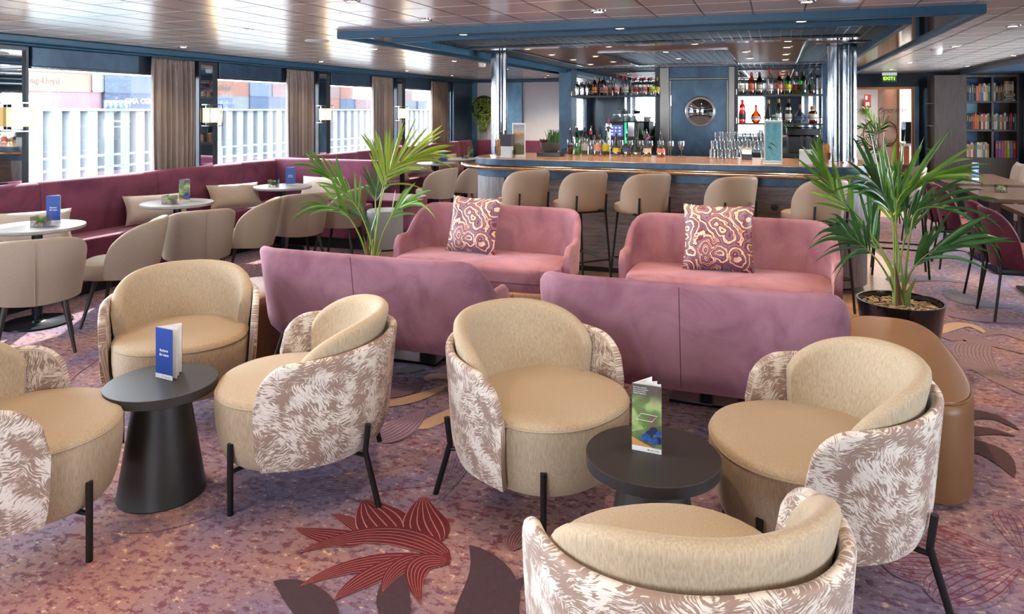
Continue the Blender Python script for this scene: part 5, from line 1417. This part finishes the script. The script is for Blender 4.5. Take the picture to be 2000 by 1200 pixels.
# back counter and machines
t = thing('back_counter', 'dark back counter under the bar mirrors', 'counter', (0, 0, 0))
for x0, x1 in ((-2.99, -1.74), (-.52, .59)):
    mb = MB(); mb.box(x0, x1, 10.35, 11.05, 0, 1.0); mb.build('cabinet', M['dark_panel'], t, smooth=False); mb = MB(); mb.box(x0, x1, 10.32, 11.05, 1.0, 1.04); mb.build('worktop', M['dark_frame'], t, smooth=False)
t = thing('coffee_machine', 'black and chrome coffee machine with clear hoppers at the mirrored back bar', 'coffee machine', (-2.28, 10.6, 1.04))
mb = MB(); mb.box(-.02, .42, -.22, .22, 0, .40); mb.build('body', M['black_plastic'], t, smooth=False, bevel=.01)
mb = MB(); mb.box(.0, .19, -.228, -.222, .2, .36); mb.build('touch_screen', M['screen_blue'], t, smooth=False)
for i_ in range(3):
    for j_ in range(3): mb = MB(); mb.box(.025 + i_ * .055, .05 + i_ * .055, -.231, -.229, .225 + j_ * .045, .24 + j_ * .045); mb.build('screen_icon', M['screen_icons'], t, smooth=False)
mb = MB(); mb.box(.22, .245, -.23, -.222, .1, .40); mb.build('green_light_strip', M['led_green'], t, smooth=False)
mb = MB(); mb.box(.27, .36, -.235, -.222, .2, .4); mb.build('chrome_panel', M['chrome'], t, smooth=False)
for x in (.06, .21, .36): mb = MB(); mb.lathe([(.045, .40), (.06, .44), (.06, .52), (0, .52)], 20, (x, 0, 0)); mb.build('hopper', M['glass_clear'], t)
t = thing('small_pot_plant', 'green leafy plant on top of the coffee machine', 'plant', (-2.1, 10.55, 1.56))
mb = MB(); mb.lathe([(0, 0), (.05, 0), (.06, .05), (0, .05)], 18); mb.build('pot', M['bowl_gray'], t)
mb = MB()
for k in range(14):
    a = k * 2.4; L_ = .10 + .03 * (k % 3)
    def lf(u, v, a=a, L_=L_): return (cos(a) * L_ * u - sin(a) * (v - .5) * .05 * sin(pi * min(1, u + .05)), sin(a) * L_ * u + cos(a) * (v - .5) * .05 * sin(pi * min(1, u + .05)), .05 + .07 * u - .06 * u * u)
    mb.grid(lf, 6, 2)
mb.build('leaves', M['succ_green'], t)
for i, (x, h_, w_) in enumerate(((-2.86, .10, .05), (-2.76, .17, .06), (-2.66, .16, .06), (-2.45, .15, .06))):
    t = thing('glass_jar', 'glass of nuts or sticks on the left back counter, %s from the blue pillar' % ORD[i], 'jar', (x, 10.5, 1.04), 0, 'jars on the left back counter')
    mb = MB(); mb.lathe([(0, 0), (w_ * .8, 0), (w_, h_), (w_ * .95, h_), (w_ * .76, .01), (0, .01)], 18); mb.build('glass', M['glass_clear'], t); mb = MB(); mb.lathe([(0, .012), (w_ * .75, .012), (w_ * .88, h_ * .8), (0, h_ * .85)], 16); mb.build('filling', M['lab_coral'] if i else M['paper_white'], t)
t = thing('pink_bouquet', 'pink flower head and dark leaves in a vase beside the steel door frame', 'plant', (-1.80, 10.5, 1.04))
mb = MB(); mb.lathe([(0, 0), (.05, 0), (.07, .10), (.05, .16), (0, .16)], 20); mb.build('vase', M['bowl_gray'], t)
mb = MB(); rnd = random.Random(9)
for k in range(40):
    a = rnd.uniform(0, 2 * pi); e_ = rnd.uniform(.1, 1.4); d = Vector((cos(a) * cos(e_), sin(a) * cos(e_), sin(e_))); b = Vector((-.02, 0, .17)); mb.tube([b, b + d * .06, b + d * .13], [.003, .016, .002], 4)
mb.build('leaves', M['leaf_dark'], t)
mb = MB()
for k in range(46):
    a = k * 2.4; e_ = 1.5 - 1.6 * k / 46; d = Vector((cos(a) * cos(e_), sin(a) * cos(e_), sin(e_))); b = Vector((.05, -.08, .18)); mb.tube([b, b + d * .04, b + d * .055], [.006, .010, .003], 5)
mb.build('flower_head', M['flower_pink'], t)
t = thing('cash_register', 'black cash register with printed keys below the right bottle shelf', 'cash register', (.3, 10.6, 1.04))
mb = MB(); mb.box(-.16, .22, -.15, .15, .0, .22); mb.build('body', M['black_plastic'], t, smooth=False, bevel=.01)
mb = MB(); mb.box(-.17, .25, -.12, .15, .24, .33); mb.build('display_head', M['screen_black'], t, smooth=False, bevel=.006)
tum2 = tag(MB_glass(.03, .036, .075).build('tumbler', M['glass_clear']), 'x', 'glass', 'tumblers on the right back counter')
for k in range(7): place(tum2, k > 0, (-.48 + .085 * k, 10.55, 1.042), 0, 'tumbler on the back counter behind the glass stack, %s from the door' % ORD[k])

# ------------------------------------------------------------------ wall planter
t = thing('wall_planter', 'trailing yellow-green plant in a round black wall niche on the white end wall', 'plant', (-5.88, 14.36, 1.66))
mb = MB(); M1 = Matrix.Rotation(R(90), 4, 'X'); mb.loft([[tuple(M1 @ Vector((r_ * cos(2 * pi * k / 32), r_ * sin(2 * pi * k / 32), zz))) for k in range(32)] for r_, zz in ((.27, 0), (.27, .05), (.25, .05), (.24, .01), (.001, .01))]); mb.build('round_bowl', M['black_plastic'], t)
rnd = random.Random(11)
for nm, mt, cnt in (('leaves', 'leaf_yellow', 320), ('dark_leaves', 'leaf_green', 220), ('pale_leaves', 'succ_green', 120)):
    mb = MB()
    for k in range(cnt):
        z = .22 - .72 * rnd.random() ** 1.1; w_ = .2 * (1 if z > -.2 else max(.15, 1 + (z + .2) * 2.6)); x = rnd.uniform(-w_, w_); y = -.05 - rnd.random() * .12
        a = rnd.uniform(0, 6.28); L_ = rnd.uniform(.025, .055); d = Vector((cos(a) * .7, -.4, sin(a) * .5 - .45)); d.normalize(); s_ = d.cross(Vector((0, 1, 0))); s_.normalize(); b = Vector((x, y, z)); q = .012
        mb.add([b, b + d * L_ * .5 + s_ * q, b + d * L_, b + d * L_ * .5 - s_ * q], [(0, 1, 2, 3)])
    mb.build(nm, M[mt], t, smooth=False)
for x in (-.08, .07):
    mb = MB(); mb.tube([(x, -.08, -.3), (x + .01, -.06, -.6), (x + .02, -.05, -.78)], .004, 5); mb.build('trailing_stem', M['leaf_dark'], t)

# ------------------------------------------------------------------ palms
def frond(parent, base, fork, tip, nl, L0, seed, mat='leaf_green', spread=38, droop=.16, width=.0125):
    rnd = random.Random(seed); base, fork, tip = Vector(base), Vector(fork), Vector(tip)
    c1 = Vector((lerp(base.x, fork.x, .30), lerp(base.y, fork.y, .30), lerp(base.z, fork.z, .62)))
    def S(u): return base * (1 - u) ** 2 + c1 * 2 * u * (1 - u) + fork * u * u
    d0 = (fork - c1); d0.normalize(); c2 = fork + d0 * (tip - fork).length * .5
    def P(u): return fork * (1 - u) ** 2 + c2 * 2 * u * (1 - u) + tip * u * u
    def T(u): v_ = (c2 - fork) * (1 - u) + (tip - c2) * u; v_.normalize(); return v_
    st = MB(); pts = [S(k / 10) for k in range(11)] + [P(k / 6) for k in range(1, 7)]
    st.tube(pts, [lerp(.0095, .002, k / 16) for k in range(17)], 6)
    so = st.build('frond_stem', M['stem_green'], parent)
    mb = MB(); ov = tip - fork; ov.normalize()
    side0 = ov.cross(FW); side0.normalize()
    side0 = (side0 + FW * rnd.uniform(-.5, .5)); side0.normalize()
    for i in range(nl):
        q = i / max(1, nl - 1); p = P(q); t_ = T(q); up = side0.cross(t_); up.normalize()
        for sg in (-1, 1):
            an = R(lerp(spread, 9, q ** .9) + rnd.uniform(-7, 7))
            d = t_ * cos(an) + side0 * sg * sin(an) + up * rnd.uniform(-.22, .22) + Vector((0, 0, .08)); d.normalize()
            L_ = L0 * (.78 + .35 * sin(pi * (.15 + .7 * q))) * rnd.uniform(.8, 1.12); w_ = width * rnd.uniform(.75, 1.2)
            dr = droop * rnd.uniform(.3, 2.0) * (.4 + abs(cos(atan2(d.z, sqrt(d.x ** 2 + d.y ** 2)))))
            wv = up.cross(d); wv.normalize(); wv = (wv + up * rnd.uniform(-.8, .8)); wv.normalize(); nn = d.cross(wv); nn.normalize(); m_ = 8; b0 = len(mb.v)
            for k in range(m_ + 1):
                s_ = k / m_; c_ = p + d * L_ * s_ + Vector((0, 0, -1)) * L_ * dr * s_ ** 2.6
                ww = w_ * (sin(pi * min(.97, .10 + s_ * .88)) ** .7)
                if k == m_: ww = .0005
                fold = nn * ww * .3
                mb.v += [tuple(c_ + wv * ww + fold), tuple(c_), tuple(c_ - wv * ww + fold)]
            for k in range(m_):
                a = b0 + 3 * k
                mb.f += [(a, a + 1, a + 4, a + 3), (a + 1, a + 2, a + 5, a + 4)]; mb.m += [0, 0]
    mb.build('leaflets', M[mat], so, smooth=True)
    return so
RT = Vector((cos(R(20.08)), sin(R(20.08)), 0)); FW = Vector((-sin(R(20.08)), cos(R(20.08)), 0))
def potted_palm(loc, label, fronds, seed, pot_r=.245, pot_h=.44):
    t = thing('potted_palm', label, 'plant', loc, 0, 'potted kentia palms')
    mb = MB(); mb.lathe([(0, 0), (pot_r * .74, 0), (pot_r * .78, .01), (pot_r, pot_h - .02), (pot_r * 1.01, pot_h), (pot_r * .96, pot_h), (pot_r * .94, pot_h - .05), (0, pot_h - .05)], 48); mb.build('pot', M['pot_black'], t)
    mb = MB(); rnd = random.Random(seed)
    for k in range(520):
        a = rnd.uniform(0, 2 * pi); r_ = pot_r * .91 * sqrt(rnd.random()); q = rnd.uniform(.007, .014)
        mb.lathe([(0, -q * .5), (q, -q * .2), (q * .9, q * .3), (0, q * .5)], 6, (r_ * cos(a), r_ * sin(a), pot_h - .045 + rnd.random() * .012 + .01 * (1 - r_ / pot_r)), sx=1, sy=rnd.uniform(.6, 1))
    g_ = mb.build('gravel_mulch', M['gravel'], t); g_['kind'] = 'stuff'
    for k in range(7):
        a = k * 2.1; b = Vector((.035 * cos(a), .035 * sin(a), pot_h - .05)); mb = MB(); h_ = .16 + .05 * (k % 3)
        mb.tube([b, b + Vector((.01 * cos(a), .01 * sin(a), h_ * .6)), b + Vector((.05 * cos(a), .05 * sin(a), h_ + .03))], [.022, .016, .003], 8); mb.build('stem_sheath', M['stem_brown' if k % 2 else 'stem_green'], t)
    for i, (mr, mz, md, tr_, tz, td, nl, L0, mat, spr, dr) in enumerate(fronds):
        a = i * 1.9; b = Vector((.03 * cos(a), .03 * sin(a), pot_h - .03))
        frond(t, b, RT * mr + FW * md + Vector((0, 0, mz)), RT * tr_ + FW * td + Vector((0, 0, tz)), nl, L0, seed + i, mat, spr, dr)
    return t
LG, LD, LY = 'leaf_green', 'leaf_dark', 'leaf_lime'
# fork (right, height, depth), tip (right, height, depth), leaflets per side, leaf length, colour, spread, droop; heights above the floor
potted_palm((-3.18, 5.30, 0), 'tall palm rising behind the window-side mauve sofa, its pot hidden', [
 (-.12, .78, .0, -.40, 1.10, -.04, 11, .33, LG, 36, .14), (.08, .98, .03, .32, 1.22, .05, 15, .42, LY, 52, .13), (-.19, .72, -.03, -.36, .83, -.08, 5, .34, LG, 34, .22), (.15, .72, 0, .29, .84, -.05, 6, .30, LG, 30, .2),
 (.0, .84, .12, .02, 1.02, .22, 8, .26, LD, 34, .12), (-.02, .58, .02, -.12, .72, 0, 3, .28, LD, 14, .1), (.09, .98, .08, .07, 1.14, .12, 7, .36, LY, 22, .05)], 20, pot_h=.33)
potted_palm((.72, 5.05, 0), 'palm in a glossy black pot filled with gravel beside the rose sofa', [
 (-.29, .98, .02, -.50, 1.26, -.04, 8, .28, LG, 30, .06), (-.20, .74, -.03, -.36, .86, -.06, 9, .28, LD, 40, .3), (.0, .98, .05, .24, 1.20, .06, 15, .40, LG, 34, .12), (-.04, .98, .04, -.14, 1.14, .0, 13, .40, LD, 44, .22),
 (.07, .66, -.04, .24, .80, -.1, 9, .38, LD, 32, .16), (.10, .82, .12, .12, 1.02, .2, 9, .34, LD, 26, .12), (-.10, .74, .08, -.12, .9, .12, 7, .28, LD, 34, .2), (.08, .95, .0, .24, 1.02, -.06, 6, .38, LD, 26, .3), (.03, .9, .14, .06, 1.12, .22, 9, .34, LG, 40, .14)], 40)

# ------------------------------------------------------------------ dining corner on the right
def make_plum_chair():
    t = thing('plum_dining_chair', 'x', 'chair', group='plum dining chairs with orange seats')
    def zt(q): q = abs(q); return .50 + .36 * max(0, 1 - q ** 3.0) ** .6
    sh = wrap_shell(R(72), .225, .235, lambda q: .405 + .01 * abs(q), zt, .036, lambda z: -.01 + .20 * max(0, z - .42), 40, nz=9, squareness=2.8)
    sh.build('backrest', M['plum_velvet'], t)
    s = cushion_stack([(.6, .40), (.95, .405), (1, .425), (1, .445)], .235, .235, 3.0, .03); s.build('seat_shell', M['plum_velvet'], t)
    s = cushion_stack([(.98, .446), (.985, .46), (.94, .475), (.5, .482), (.01, .483)], .235, .232, 3.0, .03); s.build('seat_pad', M['orange_fabric'], t)
    for sx in (-1, 1):
        for sy in (-1, 1):
            l = MB()
            if sx < 0: l.tube([(-.245, sy * .14, .54), (-.225, sy * .15, .41), (-.285, sy * .20, 0)], .010, 8)
            else: l.tube([(.16, sy * .15, .41), (.225, sy * .20, 0)], .010, 8)
            l.build('leg', M['black_metal'], t)
    l = MB(); l.tube([(-.22, -.15, .405), (.16, -.15, .405), (.16, .15, .405), (-.22, .15, .405)], .009, 6, closed=True); l.build('seat_frame', M['black_metal'], t)
    return t
pc = make_plum_chair()
for i, (x, y, a, lab) in enumerate([(1.83, 6.66, 4, 'plum velvet chair with orange seat, closest one at the right edge'), (1.84, 7.16, 2, 'plum velvet chair directly behind the closest one at the right edge'),
    (1.84, 8.60, 0, 'plum velvet chair beside the nearer dark dining table, behind the palm leaves'), (1.82, 9.15, 0, 'plum velvet chair behind palm leaves, second at the nearer dark dining table'),
    (1.72, 10.3, 5, 'plum chair at the farther dark dining table, mostly behind the palm'), (1.45, 11.3, 200, 'dark plum chair near the glass doors seen through the palm top')]):
    place(pc, i > 0, (x, y, 0), R(a), lab)
def dining_table(x0, x1, y0, y1, label, ch=.0):
    t = thing('dining_table', label, 'table', (0, 0, 0), 0, 'dark wood dining tables')
    c_ = .10; pts = [(x0, y0 + c_), (x0 + c_ * .6, y0), (x1, y0), (x1, y1), (x0 + c_ * .6, y1), (x0, y1 - c_)] if ch else [(x0, y0), (x1, y0), (x1, y1), (x0, y1)]
    mb = MB(); mb.prism(pts, .715, .752); mb.build('table_top', M['table_wood'], t, smooth=False, bevel=.003)
    xm, ym = (x0 + x1) / 2, (y0 + y1) / 2
    for yy in (y0 + .3, y1 - .3):
        mb = MB(); mb.box(xm - .06, xm + .06, yy - .06, yy + .06, .02, .715); mb.build('column', M['black_metal'], t, smooth=False)
        mb = MB(); mb.box(xm - .3, xm + .3, yy - .22, yy + .22, 0, .02); mb.build('base_plate', M['black_metal'], t, smooth=False)
dining_table(1.95, 2.75, 6.55, 7.86, 'dark wood dining table cut off by the right edge, closest of the three')
dining_table(1.93, 2.75, 8.25, 9.55, 'dark wood dining table in the middle carrying a succulent glass', 1)
dining_table(1.90, 2.75, 9.85, 11.45, 'farthest dark wood dining table with a menu and succulent glass', 1)
# beige armchair at the right edge
t = thing('beige_armchair', 'beige upholstered armchair at the right edge beyond the dining tables', 'armchair', (3.15, 11.2, 0), R(180))
sh = wrap_shell(R(100), .28, .30, lambda q: .25, lambda q: .60 + .42 * max(0, 1 - abs(q) ** 3) ** .6, .08, lambda z: .1 * max(0, z - .4), 40, nz=8, squareness=3.0); sh.build('backrest', M['pillow_fabric'], t)
s = cushion_stack([(.7, .18), (.98, .2), (1, .3), (1, .40), (.95, .44), (.5, .45), (.01, .45)], .30, .28, 3.4, .05); s.build('seat', M['pillow_fabric'], t)
s = MB(); s.box(-.2, .25, -.2, .2, 0, .18); s.build('base', M['black_plastic'], t, smooth=False)
pillow('lumbar_cushion', .45, .42, .14, M['pillow_fabric'], (2.98, 11.2, .72), (R(10), 0, R(90)), 'grey-beige cushion upright in the armchair at the right edge', GP)

# bookshelf
sf = thing('bookshelf', 'tall dark wood bookshelf with six open compartments on the right', 'bookshelf', (0, 0, 0))
X0, X1, XA, YF, YB = 2.41, 3.62, 2.90, 13.58, 13.98
mb = MB(); mb.box(XA - .025, XA, YF, YB, 0, 2.19); mb.box(X1 - .03, X1, YF, YB, 0, 2.19); mb.box(3.245, 3.275, YF, YB, .85, 2.15); mb.box(XA, X1 - .03, YF, YB, 2.15, 2.19)
for z in (.82, 1.275, 1.735): mb.box(XA, X1 - .03, YF, YB, z, z + .03)
mb.build('frame', M['shelf_wood'], sf, smooth=False)
mb = MB(); mb.box(X0 + .06, XA - .025, YF, YF + .03, 0, 2.19); mb.build('side_panel', M['shelf_wood'], sf, smooth=False)
mb = MB(); mb.box(XA, X1 - .03, YF + .01, YF + .03, 0, .82); mb.build('lower_panel', M['shelf_wood'], sf, smooth=False)
mb = MB(); mb.box(X0, X1, YB, YB + .02, 0, 2.19); mb.box(X0 + .03, X0 + .06, YF, YB, 0, 2.19); mb.build('back_board', M['shelf_wood'], sf, smooth=False)
for z in (.95, 1.35, 1.72): mb = MB(); mb.box(X0 - .03, X0 + .03, YF + .03, YB, z, z + .02); mb.build('side_shelf', M['table_wood'], sf, smooth=False)
for i_, (xa, xb) in enumerate(((XA, 3.13), (3.275, 3.44))):
    for j_, (za, zb) in enumerate(((.85, 1.275), (1.305, 1.735), (1.765, 2.15))):
        mb = MB(); mb.box(xa, xb, YB - .02, YB - .004, za, zb); mb.build('blue_backing', M['shelf_sky' if (i_ == 0 and j_ == 1) else 'shelf_blue'], sf, smooth=False)
BCOL = {'navy': (26, 32, 52), 'black': (24, 22, 26), 'steel blue': (74, 96, 124), 'orange': (206, 100, 52), 'red': (178, 34, 38), 'blue and yellow': (70, 110, 170), 'yellow': (222, 180, 70), 'teal': (50, 130, 140), 'cream': (214, 190, 150), 'brown': (110, 76, 52), 'tan': (176, 140, 96), 'green': (40, 120, 90), 'white': (216, 212, 204), 'pink': (206, 130, 120), 'magenta': (156, 34, 110), 'violet': (120, 92, 150), 'rose': (180, 72, 140), 'gold': (196, 150, 36), 'lime': (190, 190, 60), 'sky blue': (90, 140, 176), 'crimson': (196, 24, 34), 'dark grey': (60, 58, 60)}
for k, v_ in BCOL.items(): plain('book_' + k.replace(' ', '_'), v_, .55, var=.12, scale=30)
ROWS = [(2.91, 1.767, ['black', 'steel blue', 'steel blue', 'navy', 'pink', 'orange', 'blue and yellow', 'white', 'yellow', 'teal', 'teal'], 'top left', .033, .29, {}),
 (3.285, 1.767, ['cream', 'black', 'brown', 'black', 'brown'], 'top right', .030, .27, {0: .06}),
 (2.91, 1.307, ['navy', 'navy', 'black', 'red', 'orange', 'orange', 'black', 'cream', 'red', 'white', 'tan', 'navy'], 'middle left', .0285, .275, {}),
 (3.285, 1.307, ['cream', 'white', 'green', 'cream', 'red', 'white', 'black', 'dark grey', 'crimson', 'black', 'green'], 'middle right', .0285, .28, {}),
 (2.91, .852, ['cream', 'pink', 'white', 'red', 'green', 'white', 'white', 'yellow', 'sky blue', 'cream', 'tan'], 'bottom left', .0285, .26, {}),
 (3.31, .852, ['magenta', 'violet', 'rose', 'gold', 'lime', 'sky blue', 'crimson'], 'bottom right', .040, .275, {})]
rnd = random.Random(2)
for x, z, cols, where, wd, ht_, ex in ROWS:
    for k, c_ in enumerate(cols):
        w_ = wd * rnd.uniform(.82, 1.0) if len(cols) != 7 else wd * .88; h_ = ht_ * rnd.uniform(.82, 1.0) + ex.get(k, 0) if len(cols) != 7 else ht_
        mb = MB(); d0 = YF + .04
        mb.box(0, w_, 0, .003, 0, h_, 0); mb.box(0, .002, .003, .17, 0, h_, 0); mb.box(w_ - .002, w_, .003, .17, 0, h_, 0); mb.box(.002, w_ - .002, .003, .165, .004, h_ - .004, 1)
        mb.box(w_ * .3, w_ * .7, -.0006, 0, h_ * .52, h_ * .84, 2)
        o = mb.build('book', [M['book_' + c_.replace(' ', '_')], M['paper_white'], M[rnd.choice(['cap_gold', 'lab_white', 'lab_yellow', 'lab_coral']) if c_ not in ('cream', 'white', 'tan') else rnd.choice(['lab_black', 'lab_red', 'lab_green'])]], loc=(x, d0, z), smooth=False)
        tag(o, '%s book, %s from the left in the %s compartment of the bookshelf' % (c_, ORD[k], where), 'book', 'books in the bookshelf'); x += wd
for k, c_ in enumerate(('tan', 'cream', 'tan', 'brown', 'tan')):
    mb = MB(); mb.box(0, .024, 0, .16, 0, .20, 0); mb.box(.002, .022, -.001, .0, .05, .15, 1); o = mb.build('book', [M['book_' + c_], M['lab_cream']], loc=(3.43 + k * .027, YF + .05, 1.767 + .115), smooth=False)
    tag(o, '%s book standing on the pile, %s from the left, top right compartment' % (c_, ORD[k]), 'book', 'books in the bookshelf')
for k, c_ in enumerate(('cream', 'black', 'dark grey', 'cream')):
    mb = MB(); mb.box(0, .155, 0, .20, 0, .027, 0); mb.box(.02, .13, -.001, 0, .008, .02, 1); o = mb.build('book', [M['book_' + c_.replace(' ', '_')], M['lab_cream' if c_ != 'cream' else 'lab_black']], loc=(3.425, YF + .04, 1.767 + k * .028), smooth=False)
    tag(o, '%s book lying flat, %s from the bottom, top right compartment' % (c_, ORD[k]), 'book', 'books in the bookshelf')

# ------------------------------------------------------------------ lobby seen through the glass doors
frp = [(-.05, 1.0, 0, -.35, 1.25, 0, 10, .35, LD, 40, .3), (.0, 1.1, 0, .22, 1.4, 0, 10, .35, LD, 40, .3), (-.1, .8, 0, -.4, .95, 0, 9, .35, LD, 40, .3), (.1, .8, 0, .3, .9, 0, 9, .35, LD, 40, .3), (0, 1.1, .1, -.1, 1.5, .2, 9, .35, LG, 40, .3), (-.05, .7, -.1, -.2, .8, -.2, 9, .33, LD, 40, .3)]
potted_palm((2.05, 17.2, .003), 'palm seen through the glass doors in the lobby', frp, 60)
t = thing('lobby_counter', 'orange wood counter with posts behind the glass doors', 'counter', (2.62, 15.9, .003))
mb = MB(); mb.box(-.3, .6, -.2, .2, .92, .97); mb.build('top', M['white_gloss'], t, smooth=False)
for x in (-.28, -.15, -.02): mb = MB(); mb.box(x, x + .06, -.18, .1, 0, .92); mb.build('post', M['orange_wood'], t, smooth=False)
t = thing('monitor', 'black monitor on the lobby counter behind the glass doors', 'monitor', (2.42, 15.85, .97))
mb = MB(); mb.box(-.14, .12, -.02, .02, .04, .42); mb.build('screen', M['screen_black'], t, smooth=False); mb = MB(); mb.box(-.06, .06, -.05, .05, 0, .04); mb.build('foot', M['black_plastic'], t, smooth=False)
t = thing('fire_sign', 'small red and white fire equipment sign on the lobby wall', 'sign', (1.98, 18.6, 1.83))
mb = MB(); mb.box(-.07, .07, -.01, .01, -.15, .15); mb.build('plate', M['cap_red'], t, smooth=False)
mb = MB(); mb.box(-.05, .0, -.014, -.01, .03, .12); mb.box(-.04, .04, -.014, -.01, -.11, -.03); mb.build('pictogram', M['white_gloss'], t, smooth=False)
t = thing('lobby_armchair', 'dark plum armchair standing in the lobby left of the brass door handles', 'armchair', (1.05, 15.6, .003), R(200))
sh = wrap_shell(R(100), .3, .32, lambda q: .2, lambda q: .55 + .5 * max(0, 1 - abs(q) ** 3) ** .6, .08, lambda z: 0, 32, nz=6, squareness=3.0); sh.build('backrest', M['plum_velvet'], t)
s = cushion_stack([(.9, .0), (1, .1), (1, .40), (.95, .44), (.01, .45)], .3, .3, 3.4, .03); s.build('seat', M['plum_velvet'], t)
for i_, x in enumerate((1.33, 1.92)):
    t = thing('glass_lettering', 'scrolling Panorama lettering on the %s glass door leaf' % ('left' if i_ == 0 else 'right'), 'lettering', (x, 14.43, 1.62), 0, 'lettering on the glass doors')
    text('Panorama', .11, M['dark_frame'], t, (0, 0, 0), (R(90), 0, 0), shear=.5)
    mb = MB(); mb.tube([(-.22, 0, -.06), (-.05, 0, -.05), (.12, 0, -.055), (.24, 0, -.07)], .003, 5); mb.build('flourish', M['dark_frame'], t)
